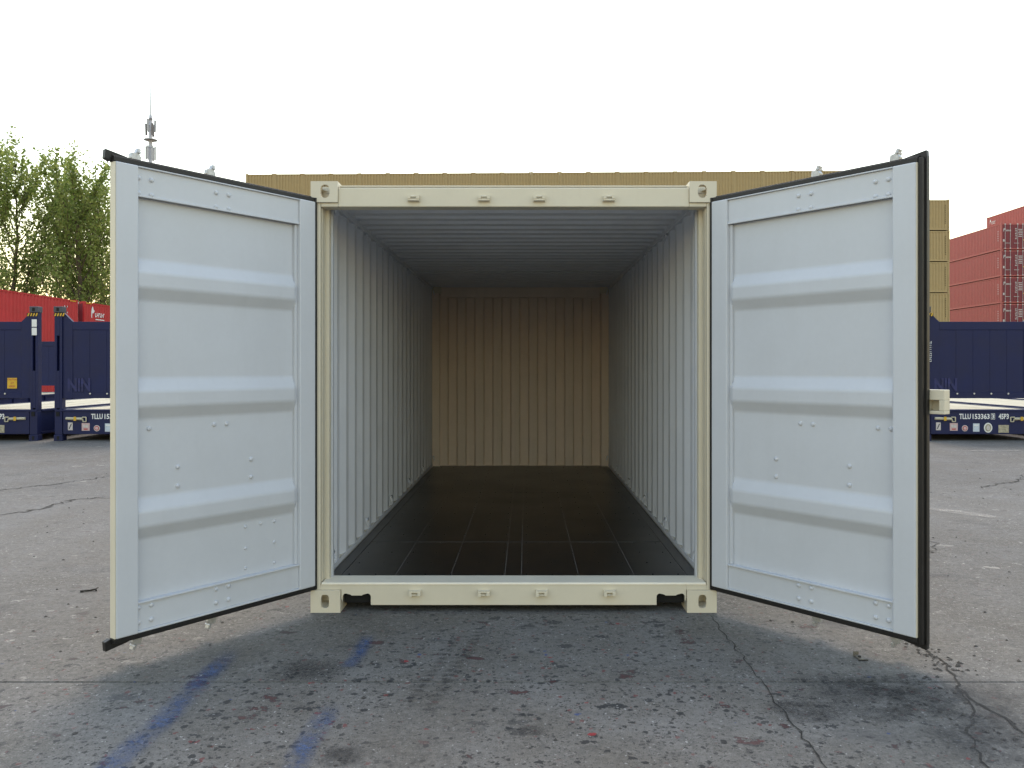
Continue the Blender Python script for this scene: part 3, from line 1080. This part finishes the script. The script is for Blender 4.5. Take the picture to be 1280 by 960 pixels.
def flat_rack(x0, y0, label, front_extra, far_up=True):
    W, L = 2.438, 12.19
    r = empty('flat_rack', (x0, y0, 0))
    tag(r, label, 'flat rack', 'navy flat racks parked in a row')
    # base
    b = MB()
    b.box(0.18, W - 0.18, 0.02, 0.10, 0.135, 0.60)
    b.box(0.02, W - 0.02, 0.005, 0.14, 0.592, 0.635)
    fs = b.build('base_sill', 'navy', r, bevel=0.006)
    b = MB()
    b.box(0.18, W - 0.18, L - 0.10, L - 0.02, 0.135, 0.60)
    b.box(0.02, W - 0.02, L - 0.14, L - 0.005, 0.592, 0.635)
    b.build('base_sill', 'navy', r, bevel=0.006)
    for xa in (0.0, W - 0.16):
        sb = MB()
        sb.box(xa + 0.02, xa + 0.14, 0.19, L - 0.19, 0.585, 0.630)
        sb.box(xa + 0.075, xa + 0.09, 0.19, L - 0.19, 0.17, 0.585)
        sb.box(xa + 0.02, xa + 0.14, 0.19, L - 0.19, 0.13, 0.17)
        for k in range(14):
            sb.box(xa + 0.025, xa + 0.135, 0.8 + k * 0.8, 0.82 + k * 0.8, 0.17, 0.585)
        sb.build('side_beam', 'navy', r)
    for k in range(18):
        y = 0.5 + k * 0.66
        MB().box(0.16, W - 0.16, y, y + 0.06, 0.36, 0.585).build('cross_beam', 'navy_dark', r)
    # deck planks
    for k in range(9):
        a = 0.17 + k * 0.2335
        MB().box(a, a + 0.228, 0.16, L - 0.16, 0.590, 0.628 + rng.uniform(-.006, .003)).build('deck_plank', 'deck', r)
    # corner castings at the base and two piece feet
    for xa in (0.0, W - 0.178):
        for ya in (0.0, L - 0.162):
            MB().box(xa, xa + 0.178, ya, ya + 0.162, 0.0, 0.118).box(xa + 0.012, xa + 0.166, ya + 0.012, ya + 0.150, 0.1182, 0.60).build('base_corner', 'navy', r, bevel=0.008)
            hol = MB().box(xa + 0.066, xa + 0.112, ya - 0.002 if ya == 0 else ya + 0.160, ya + 0.004 if ya == 0 else ya + 0.164, 0.022, 0.096)
            hol.box(xa + 0.05, xa + 0.115, ya - 0.002 if ya == 0 else ya + 0.160, ya + 0.0135 if ya == 0 else ya + 0.164, 0.50, 0.585)
            hol.build('casting_hole_shade', 'darkgap', r)  # dark plates on the face, shade of open holes put into colour
    # two end walls
    if not far_up:
        # unseen far end wall, added folded down so sun reaches the deck
        fw_ = MB()
        fw_.prism([(L - 2.2, 0.66), (L - 2.2, 0.74), (L - 0.20, 0.80), (L - 0.20, 0.72)], 'x', 0.10, W - 0.10)
        fw_.build('added_folded_wall', 'navy', r, bevel=0.01)
    for e in ((0, 1) if far_up else (0,)):
        yy = lambda a, c: (a, c) if e == 0 else (L - c, L - a)
        ew = MB()
        zt, zb = 2.415, 0.86
        outer = [(0.02, zb), (0.02, 2.60), (0.175, 2.60), (0.36, zt), (W - 0.36, zt), (W - 0.175, 2.60), (W - 0.02, 2.60), (W - 0.02, zb)]
        q0, q1 = yy(0.045, 0.115)
        # wall as three convex pieces
        ew.prism([(0.165, zb), (0.165, 2.60), (0.175, 2.60), (0.36, zt), (0.36, zb)], 'y', q0, q1)
        ew.prism([(W - 0.165, zb), (W - 0.165, 2.60), (W - 0.175, 2.60), (W - 0.36, zt), (W - 0.36, zb)], 'y', q0, q1)
        q0, q1 = yy(0.045, 0.115)
        ew.box(0.3602, W - 0.3602, q0, q1, 2.25, zt)
        ew.box(0.3602, W - 0.3602, q0, q1, zb, 0.98)
        wall = ew.build('end_wall', 'navy', r, bevel=0.005)
        npan = 5
        pw = (W - 0.7206) / npan
        for k in range(npan):
            q0, q1 = yy(0.054, 0.10)
            a = 0.3603 + k * pw
            MB().box(a + 0.0015, a + pw - 0.0015, q0, q1, 0.9805, 2.2495).build('wall_panel', 'navy', wall, bevel=0.003)
        # posts
        for xa in (0.0, W - 0.165):
            pm = MB()
            q0, q1 = yy(0.02, 0.15)
            pm.box(xa + 0.004, xa + 0.052, q0, q1, 0.605, 2.60)
            pm.box(xa + 0.110, xa + 0.160, q0, q1, 0.605, 2.60)
            q0, q1 = yy(0.10, 0.13)
            pm.box(xa + 0.0523, xa + 0.1097, q0, q1, 0.605, 2.60)
            q0, q1 = yy(0.018, 0.0995)
            pm.box(xa + 0.0523, xa + 0.1097, q0, q1, 2.13, 2.595)
            pm.box(xa + 0.0523, xa + 0.1097, q0, q1, 0.66, 1.42)
            pm.build('corner_post', 'navy', r, bevel=0.004)
            q0, q1 = yy(0.0, 0.162)
            cc = MB().box(xa - 0.006, xa + 0.172, q0, q1, 2.6005, 2.722).build('corner_casting', 'slate', r, bevel=0.010)
            q0, q1 = yy(-0.003, 0.004)
            MB().box(xa + 0.055, xa + 0.110, q0, q1, 2.625, 2.695).build('casting_hole_shade', 'darkgap', cc)  # shade inside the hole, put on as a dark plate
            # hazard stripes
            if e == 0:
                hz = MB()
                xl = xa - 0.004 if xa == 0 else xa - 0.06
                hz.box(xl, xl + 0.225, 0.012, 0.0165, 2.525, 2.588, 0)
                for k in range(4):
                    a = xl + 0.010 + k * 0.055
                    hz.prism([(a, 2.5255), (a + 0.026, 2.5255), (a + 0.048, 2.5875), (a + 0.022, 2.5875)], 'y', 0.009, 0.0118, 1)
                hz.build('hazard_stripe', ['black', 'yellow'], r)
    if front_extra:
        # number and stickers on the front sill
        for wd_, xa_, xw in (('TLLU', 0.75, 0.235), ('153363', 1.02, 0.345), ('3', 1.408, 0.050), ('45P3', 1.548, 0.205)):
            put('lettering', text_mesh(wd_, 0.15, 'white', fit=(xw, 0.108 if len(wd_) > 1 else 0.086), bold=0.004), fs, (xa_, 0.018, 0.440 if len(wd_) > 1 else 0.451), (R(90), 0, 0))
        fr = MB()
        for a, b_, c, d in ((1.393, 1.473, 0.434, 0.441), (1.393, 1.473, 0.547, 0.554), (1.393, 1.399, 0.4412, 0.5468), (1.467, 1.473, 0.4412, 0.5468)):
            fr.box(a, b_, 0.0165, 0.0195, c, d)
        fr.build('lettering_frame', 'white', fs)
        st = lambda nm, a, b_, z0, z1, m, y=0.0165: MB().box(a, b_, y, y + 0.0035, z0, z1).build(nm, m, fs)
        s1 = st('sticker', 0.28, 0.375, 0.215, 0.372, 'offwhite')
        MB().prism([(0.295, 0.24), (0.315, 0.24), (0.36, 0.345), (0.34, 0.345)], 'y', 0.0145, 0.0162).build('print', 'slate', fs)
        st('sticker', 0.56, 0.72, 0.205, 0.36, 'pink')
        st('print', 0.585, 0.695, 0.27, 0.325, 'offwhite', 0.0125)
        st('print', 0.60, 0.68, 0.225, 0.25, 'redprint', 0.0125)

        def disc(nm, cx, cz, rx, rz, m, y):
            p = [(cx + rx * math.cos(2 * math.pi * i / 24), cz + rz * math.sin(2 * math.pi * i / 24)) for i in range(24)]
            return MB().prism(p, 'y', y, y + 0.003).build(nm, m, fs)
        disc('sticker', 0.865, 0.255, 0.062, 0.062, 'offwhite', 0.0165)
        disc('print', 0.865, 0.255, 0.048, 0.048, 'redprint', 0.0130)
        disc('print', 0.865, 0.255, 0.032, 0.032, 'pink', 0.0095)
        st('sticker', 1.03, 1.16, 0.185, 0.352, 'paleblue')
        st('print', 1.05, 1.14, 0.30, 0.33, 'white', 0.0125)
        disc('sticker', 1.335, 0.265, 0.085, 0.100, 'white', 0.0165)
        disc('print', 1.335, 0.265, 0.062, 0.078, 'plate', 0.0130)
        disc('print', 1.335, 0.262, 0.032, 0.050, 'offwhite', 0.0095)
        st('data_plate', 1.545, 1.755, 0.165, 0.32, 'plate')
        # brushed mark on the wall panel and drain bolts
        put('brushed_mark', text_mesh('NIN', 0.30, 'bluemark', fit=(0.46, 0.27), bold=0.012), r, (0.26, 0.0435, 1.0), (R(90), 0, 0))
        for k in range(4):
            MB().tube((0.72 + k * 0.345, 0.043, 0.955), (0.72 + k * 0.345, 0.030, 0.955), 0.018, n=8).build('bolt', 'zinc', r)
        # cream tie rods with a hook near both posts
        for m_ in (0, 1):
            t = MB()
            f = (lambda x: x) if m_ == 0 else (lambda x: W - x)
            t.tube((f(0.25), 0.005, 0.455), (f(0.58), 0.005, 0.445), 0.028, n=8)
            for a, b_ in (((0.58, 0.48), (0.66, 0.48)), ((0.66, 0.48), (0.66, 0.39)), ((0.66, 0.39), (0.60, 0.39)), ((0.60, 0.39), (0.59, 0.45))):
                t.tube((f(a[0]), -0.005, a[1]), (f(b_[0]), -0.005, b_[1]), 0.011, n=6)
            lk = t.build('locking_pin', 'deck', r)
            MB().box(*sorted((f(0.42), f(0.47))), -0.030, -0.024, 0.41, 0.49).build('pin_tag', 'yellow', lk)
    return r


ra = flat_rack(-12.247, 11.5, 'navy flat rack with a yellow caution sticker on its end wall', True)
MB().box(1.80, 1.995, 0.0395, 0.0445, 1.06, 1.275).build('sticker', 'yellow', ra)
for s_, z_, sz in (('CAUTION', 1.225, 0.048), ('2.9', 1.155, 0.060), ('HIGH', 1.085, 0.060)):
    put('lettering', text_mesh(s_, sz, 'redprint', 0.85, 0.001, 'CENTER'), ra, (1.8975, 0.038, z_), (R(90), 0, 0))
for z_ in (2.385, 2.215):
    MB().box(2.438 - 0.125, 2.438 - 0.025, 0.010, 0.0165, z_ - 0.075, z_ + 0.075).build('sticker', 'white', ra)
rb = flat_rack(-9.485, 11.5, 'navy flat rack', True, False)
rb['label'] = 'navy flat rack partly hidden behind the open left door'
rcq = flat_rack(8.10, 11.5, 'navy flat rack partly hidden behind the open right door', True, False)
MB().box(0.03, 0.10, 0.0115, 0.0165, 2.27, 2.44).build('sticker', 'yellow', rcq)
put('lettering', text_mesh('TLLU 153363', 0.085, 'white', 0.9), rcq, (0.13, 0.0155, 2.02), (R(90), R(90), 0))
put('lettering', text_mesh('45P3', 0.085, 'white', 0.9), rcq, (0.09, 0.0165, 1.36), (R(90), R(90), 0))
for xr in (10.86, 13.62):
    flat_rack(xr, 11.5, ('navy flat rack next beyond the one behind the open right door' if xr < 12 else 'outermost navy flat rack on the open right door side'), False, False)
rd = flat_rack(-17.77, 11.5, 'navy flat rack glimpsed through the gap between two racks', False)
MB().box(1.72, 1.98, 12.0405, 12.0745, 1.55, 1.90).build('sticker', 'white', rd)


# ------------------------------------------------------------------ closed containers
def container_parts(L, H, colour, end_mat, doors, tagname):
    """meshes of a closed container, origin at its front lower left corner; front end at y = 0"""
    W = 2.438
    P = {}
    fr = MB()
    for xa in (0.0, W - 0.10):
        for ya in (0.0, L - 0.10):
            fr.box(xa + 0.004, xa + 0.096, ya + 0.004, ya + 0.096, 0.1182, H - 0.1182)
    for xa in (0.0, W - 0.178):
        for ya in (0.0, L - 0.178):
            fr.box(xa, xa + 0.178, ya, ya + 0.178, 0, 0.118)
            fr.box(xa, xa + 0.178, ya, ya + 0.178, H - 0.118, H)
    for xa in (0.006, W - 0.066):
        fr.box(xa, xa + 0.06, 0.1785, L - 0.1785, 0.03, 0.17)
        fr.box(xa, xa + 0.06, 0.1785, L - 0.1785, H - 0.11, H - 0.045)
    for ya in (0.008, L - 0.068):
        fr.box(0.1785, W - 0.1785, ya, ya + 0.06, 0.03, 0.16)
        fr.box(0.1785, W - 0.1785, ya, ya + 0.06, H - 0.15, H - 0.05)
    P['frame'] = fr.mesh('shipping_container', colour)
    for nm, xo, s in (('a', 0.012, 1), ('b', W - 0.012, -1)):
        pr = corr(0.096, L - 0.096, 0.278, 0.072, 0.068, xo, xo + s * 0.036, start=0.03)
        P['side' + nm] = MB().sheet(pr, 'side', 0.165, H - 0.08, s * 0.003).mesh('side_wall', [colour, colour])
    ends = []
    for ya, s in ((0.014, 1), (L - 0.014, -1)):
        if doors and s == 1:
            d = MB()
            for xa, xb in ((0.10, W / 2 - 0.008), (W / 2 + 0.008, W - 0.10)):
                d.box(xa, xb, 0.014, 0.054, 0.17, H - 0.13)
                for z in (0.42, 0.95, 1.48, 2.01):
                    d.box(xa + 0.10, xb - 0.10, 0.004, 0.0138, z, z + 0.16)
            ends.append(d.mesh('door', end_mat))
        else:
            pr = corr(0.098, W - 0.098, 0.249, 0.104, 0.020, ya, ya + s * 0.045)
            ends.append(MB().sheet(pr, 'end', 0.155, H - 0.115, s * 0.003).mesh('end_wall', [colour, colour]))
    P['end0'], P['end1'] = ends
    prf_ = corr(0.07, L - 0.07, 0.209, 0.091, 0.0135, H - 0.045, H - 0.022)
    P['roof'] = MB().sheet(prf_, 'roof', 0.07, W - 0.07, 0.003).mesh('roof', [colour, colour])
    if doors:
        k = MB()
        for x in (0.36, 0.86, 1.58, 2.08):
            k.tube((x, -0.024, 0.10), (x, -0.024, H - 0.06), 0.022, n=6)
            for z in (0.14, H - 0.10):
                k.box(x - 0.06, x + 0.06, -0.05, 0.003, z - 0.05, z + 0.05)
        for x in (0.36, 1.20):
            k.box(x, x + 0.50, -0.055, -0.035, 0.62, 0.66)
        P['rods'] = k.mesh('lock_rod', 'offwhite')
    return P


def place_container(P, x, y, z, label, cat='container', group=None, doors=False, rz=0.0):
    o = put('shipping_container', P['frame'], None, (x, y, z), (0, 0, rz))
    tag(o, label, cat, group)
    put('side_wall', P['sidea'], o)
    put('side_wall', P['sideb'], o)
    e = put('door' if doors else 'end_wall', P['end0'], o)
    put('end_wall', P['end1'], o)
    put('roof', P['roof'], o)
    if 'rods' in P:
        put('lock_rod', P['rods'], e)
    return o


ORD = ('lowest', 'second', 'third', 'fourth', 'fifth', 'sixth', 'topmost')
# long tan row behind everything, seven high
PT = container_parts(12.192, 2.591, 'tan', 'tan', False, 'tan')
for c in range(23):
    x = -23.95 + c * 2.4425
    y = 64.4 - 0.026 * (x + 23.95)
    for k in range(7):
        lab = 'tan container on the %s tier of the long seven-high row' % ORD[k]
        place_container(PT, x, y + rng.uniform(-.03, .03), k * 2.592, lab, 'container', 'tan containers on the %s tier of the long row' % ORD[k], rz=R(-1.5))
# lower tan stack at the end of the row, six high
mark = MB()
for k in range(11):
    mark.box(2.06, 2.12, 0.004, 0.012, 0.55 + k * 0.15, 0.64 + k * 0.15)
mark_me = mark.mesh('lettering', plain('brown_print', (0.10, 0.075, 0.03), 0.7))
ORD6 = ('lowest', 'second', 'third', 'fourth', 'fifth', 'topmost')
for k in range(6):
    o = place_container(PT, 33.05 + rng.uniform(-.02, .02), 62.7 + rng.uniform(-.02, .02), k * 2.602, 'tan container, %s of the narrow six-high stack ending the tan row' % ORD6[k], 'container', 'tan containers of the end stack')
    put('lettering', mark_me, o)
    tb = put('twist_lock', MB().box(0.05, 0.16, 0.03, 0.14, -0.011, 0.0).box(2.28, 2.39, 0.03, 0.14, -0.011, 0.0).mesh('twist_lock', 'darkgap'), o) if k else None


# red containers, left: two tiers running away from the camera
def emblem(mb, y0, z0, s, mir=1):
    """white flag-like emblem with an illegible word beside it, on a plane x = const (drawn in y, z)"""
    P = [(0, 0), (0.12, 0), (0.14, 0.45), (0.42, 0.50), (0.62, 0.72), (0.40, 0.86), (0.30, 1.15), (0.16, 1.15), (0.05, 0.9), (-0.02, 0.5)]
    mb.prism([(y0 + mir * a * s, z0 + b * s) for a, b in P], 'x', 0.0, 0.006)
    rr = random.Random(3)
    t = 0.72
    for k in range(6):
        w = 0.26
        mb.box(0, 0.006, *sorted((y0 + mir * t * s, y0 + mir * (t + 0.09) * s)), z0 + 0.12 * s, z0 + (0.12 + rr.uniform(.38, .5)) * s)
        mb.box(0, 0.0065, *sorted((y0 + mir * (t + 0.1) * s, y0 + mir * (t + 0.24) * s)), z0 + (0.12 + 0.16 * (k % 3)) * s, z0 + (0.24 + 0.16 * (k % 3)) * s)
        t += 0.31
    mb.box(0, 0.006, *sorted((y0 + mir * 0.8 * s, y0 + mir * 2.5 * s)), z0 - 0.18 * s, z0 - 0.08 * s)
    return mb


PR = container_parts(12.192, 2.591, 'red', 'maroon', True, 'red')
XR = -24.4
em = emblem(MB(), 0, 0, 0.55, 1).mesh('emblem', 'white')
vm = MB()
for k in range(9):
    vm.box(0, 0.006, 0.0, 0.07, 0.4 + k * 0.17, 0.50 + k * 0.17)
    if k % 3 != 1:
        vm.box(0, 0.006, 0.25, 0.32, 0.5 + k * 0.16, 0.58 + k * 0.16)
vme = vm.mesh('lettering', 'offwhite')
ym = MB().box(0, 0.006, 0.0, 0.55, 0.0, 0.05).mesh('warning_strip', 'yellow')
for i, (y, nm) in enumerate(((27.1, 'beside the trees'), (39.92, 'with a white emblem near its end'))):
    for k in range(2):
        if i == 0:
            lab = ('red container under another, behind the navy racks', 'long bright red container above the navy racks, no emblem')[k]
        else:
            lab = ('red container under the one with the white emblem', 'bright red container with white emblem on its side')[k]
        o = place_container(PR, XR - 2.438, y, k * 2.60, lab, 'container', 'bright red containers by the trees', True)
        if k:
            put('warning_strip', ym, o, (2.4325, 12.192 - 0.75 if i == 0 else 0.2, 2.591 - 0.11))
            if i == 0:
                put('lettering', vme, o, (2.427, 12.192 - 1.30, 0.35))
            else:
                put('emblem', em, o, (2.427, 0.75, 1.72))

# red stacks, right
PF = container_parts(12.192, 2.591, 'red_faded', 'maroon', True, 'red')
dec = MB()
E2 = [(0, 0), (0.05, 0), (0.06, 0.14), (0.2, 0.16), (0.24, 0.26), (0.16, 0.34), (0.02, 0.30)]
dec.prism([(0.20 + a, 1.78 + b) for a, b in E2], 'y', -0.004, 0.0025)
for k in range(6):
    dec.box(0.46 + k * 0.085, 0.515 + k * 0.085, -0.004, 0.0025, 1.80, 1.93 + 0.03 * (k % 2))
dec.box(0.16, 0.32, -0.004, 0.0025, 0.80, 1.02)
for k in range(5):
    dec.box(1.66 + 0.04 * (k % 2), 2.04, -0.004, 0.0025, 1.95 - k * 0.17, 2.02 - k * 0.17)
for k in range(7):
    dec.box(1.34 + 0.03 * (k % 3), 1.50, -0.004, 0.0025, 2.0 - k * 0.16, 2.08 - k * 0.16)
dec_me = dec.mesh('lettering', 'offwhite')
yel = MB().box(2.14, 2.24, -0.004, 0.0025, 0.90, 1.02).mesh('sticker', 'yellow')
smk = MB()
for k in range(5):
    smk.box(-0.006, 0.0, 0.5, 0.62, 0.9 + k * 0.22, 1.02 + k * 0.22)
smk_me = smk.mesh('lettering', 'pink')
for k in range(6):
    o = place_container(PF, 46.4, 73.9, k * 2.607, 'faded red container, %s of the six-high stack showing maroon doors' % ORD6[k], 'container', 'faded red containers in the six-high stack', True)
    d = [c for c in o.children if c.name.startswith('door')][0]
    put('lettering', dec_me, d)
    put('sticker', yel, d)
    put('lettering', smk_me, o, (0.010, 0, 0))
em2 = emblem(MB(), 0, 0, 0.42, -1).mesh('emblem', 'white')
for k in range(7):
    o = place_container(PF, 51.3, 72.8, k * 2.607, 'faded red container, %s of the taller seven-high stack behind' % ORD[k], 'container', 'faded red containers in the seven-high stack', True)
    if k == 6:
        put('emblem', em2, o, (0.004, 11.6, 1.75))


# ------------------------------------------------------------------ antenna mast
mx, my = -55.6, 115.0
ms = empty('antenna_mast', (mx, my, 0))
tag(ms, 'tall grey antenna mast with a thin whip on top', 'mast')
MB().tube((0, 0, 0), (0, 0, 39.0), 0.55, 0.22, 14).build('pole', 'mast', ms, True)
MB().tube((0, 0, 39.0), (0, 0, 43.4), 0.10, 0.06, 8).build('whip', 'mast', ms)
MB().tube((0, 0, 38.3), (0, 0, 39.0), 0.32, 0.1, 10).build('cap', 'mast_dark', ms)
for z, r in ((35.3, 0.95), (35.15, 0.55)):
    MB().tube((0, 0, z), (0, 0, z + 0.10), r, r, 16).build('platform', 'mast', ms)
for k in range(6):
    a = k * math.pi / 3 + 0.3
    c, s = math.cos(a), math.sin(a)
    zb = 36.0 if k % 2 else 36.6
    an = MB().tube((0.58 * c, 0.58 * s, zb), (0.62 * c, 0.62 * s, zb + 1.7), 0.17, 0.17, 6).build('antenna', 'mast_dark' if k % 2 else 'mast', ms)
    MB().tube((0, 0, zb + 0.8), (0.55 * c, 0.55 * s, zb + 0.8), 0.05, n=6).build('arm', 'mast', ms)
    an = MB().tube((0.62 * c, 0.62 * s, 32.4), (0.62 * c, 0.62 * s, 34.4), 0.12, 0.12, 6).build('antenna', 'mast', ms)
    MB().tube((0, 0, 34.2), (0.60 * c, 0.60 * s, 34.2), 0.05, n=6).build('arm', 'mast', ms)


# ------------------------------------------------------------------ trees
def tree(x, y, H, spread, seed, label):
    r = random.Random(seed)
    root = empty('poplar_tree', (x, y, 0))
    tag(root, label, 'tree', 'leafy trees behind the red containers')
    wood = MB()
    lv, lf = [], []

    def leaf(p, s):
        n = Vector((r.gauss(0, 1), r.gauss(0, 1), r.gauss(0, 0.8)))
        if n.length < 1e-3:
            n = Vector((0, 0, 1))
        n.normalize()
        a = n.orthogonal().normalized()
        a.rotate(Matrix.Rotation(r.uniform(0, 6.28), 3, n))
        b = n.cross(a)
        o = len(lv)
        q = s * r.uniform(0.7, 1.2)
        lv.extend([p + a * q * 0.62, p + b * q * 0.42 + a * 0.05 * q, p - a * q * 0.55, p - b * q * 0.42 + a * 0.05 * q])
        lf.append((o, o + 1, o + 2, o + 3))

    def shoot(p, d, L, r0, level):
        """a gently up-curving shoot; leaves cling to it"""
        n = max(4, int(L / 0.5))
        q = p.copy()
        dd = d.normalized()
        for i in range(n):
            dd = (dd + Vector((r.gauss(0, .07), r.gauss(0, .07), 0.11 + r.gauss(0, .04)))).normalized()
            e = q + dd * (L / n)
            t = i / n
            wood.tube(q, e, max(0.008, r0 * (1 - t)), max(0.006, r0 * (1 - (i + 1) / n)), 5 if level else 6)
            f = (0.9 if level else 0.6)
            cnt = int(r.uniform(3.4, 8.0) * (L / n) / 0.5 * (1.0 if (level or t > 0.35) else 0.25))
            for _ in range(cnt):
                c = q.lerp(e, r.random())
                rad = 0.34 * (1.0 - 0.45 * t)
                leaf(c + Vector((r.gauss(0, rad * .6), r.gauss(0, rad * .6), r.gauss(0, rad * .6))), 0.20)
            if level < 2 and t > 0.12 and r.random() < (0.95 if level == 0 else 0.45):
                for _ in range(2 if level == 0 else 1):
                    az = r.uniform(0, 6.283)
                    out = Vector((math.cos(az), math.sin(az), 0))
                    nd = (dd * 0.75 + out * r.uniform(.45, .9)).normalized()
                    shoot(e, nd, L * r.uniform(.28, .48) * (1.15 - 0.6 * t), r0 * (1 - t) * 0.5 + .006, level + 1)
            q = e

    # trunk
    q = Vector((0, 0, 0))
    segs = 12
    TH = H * 0.80
    pts = [q]
    for i in range(segs):
        e = Vector((pts[-1].x + r.gauss(0, .08), pts[-1].y + r.gauss(0, .08), TH * (i + 1) / segs))
        wood.tube(pts[-1], e, 0.26 * (1 - 0.85 * i / segs), 0.26 * (1 - 0.85 * (i + 1) / segs), 8)
        pts.append(e)
    nl = 24
    for k in range(nl):
        t = 0.18 + 0.80 * (k + r.random()) / nl
        z = t * TH
        i = min(segs - 1, int(t * segs))
        p = pts[i].lerp(pts[i + 1], t * segs - i)
        az = k * 2.4 + r.uniform(-.4, .4)
        tilt = R(r.uniform(42, 62)) * (1.0 - 0.45 * t)
        d = Vector((math.cos(az) * math.sin(tilt), math.sin(az) * math.sin(tilt), math.cos(tilt)))
        Lm = spread * (1.25 - 0.55 * t) * r.uniform(.8, 1.2)
        Lm = min(Lm, (H - z) * 1.05)
        shoot(p, d, Lm, 0.09 * (1.1 - 0.7 * t), 0)
    shoot(pts[-1], Vector((r.gauss(0, .1), r.gauss(0, .1), 1)), H - TH, 0.05, 0)
    # long leafy whips that rise out of the crown
    for k in range(16):
        az = r.uniform(0, 6.283)
        rad = r.uniform(0.2, spread * 0.5)
        p = Vector((math.cos(az) * rad, math.sin(az) * rad, H * r.uniform(0.72, 0.88) - rad * 0.7))
        d = Vector((math.cos(az) * 0.34 + 0.12, math.sin(az) * 0.34, 1.0)).normalized()
        L = r.uniform(2.6, 4.6)
        n = 10
        q = p
        for i in range(n):
            d = (d + Vector((r.gauss(0, .05) + .02, r.gauss(0, .05), 0.02))).normalized()
            e = q + d * (L / n)
            wood.tube(q, e, 0.022 * (1.1 - i / n), 0.022 * (1.0 - i / n) + .003, 5)
            for _ in range(int(16 * (1 - 0.35 * i / n))):
                c = q.lerp(e, r.random())
                leaf(c + Vector((r.gauss(0, .11), r.gauss(0, .11), r.gauss(0, .11))), 0.20)
            q = e
    wood.build('trunk', 'bark', root)
    me = bpy.data.meshes.new('crown')
    me.from_pydata([tuple(v) for v in lv], [], lf)
    me.materials.append(M['leaf'])
    cr = bpy.data.objects.new('crown', me)
    COL.objects.link(cr)
    cr.parent = root
    return len(lf)


nl = 0
nl += tree(-36.2, 52.5, 17.6, 5.4, 11, 'tall leafy tree with long bare-tipped upright shoots at its top')
nl += tree(-31.2, 51.5, 16.2, 5.2, 23, 'leafy tree between the tallest tree and the open left door')
nl += tree(-33.6, 56.0, 15.0, 5.0, 57, 'leafy tree set back between the two taller trees')
nl += tree(-42.5, 56.0, 15.5, 5.0, 41, 'lower leafy tree growing outermost past the tallest tree')
print('leaves', nl)
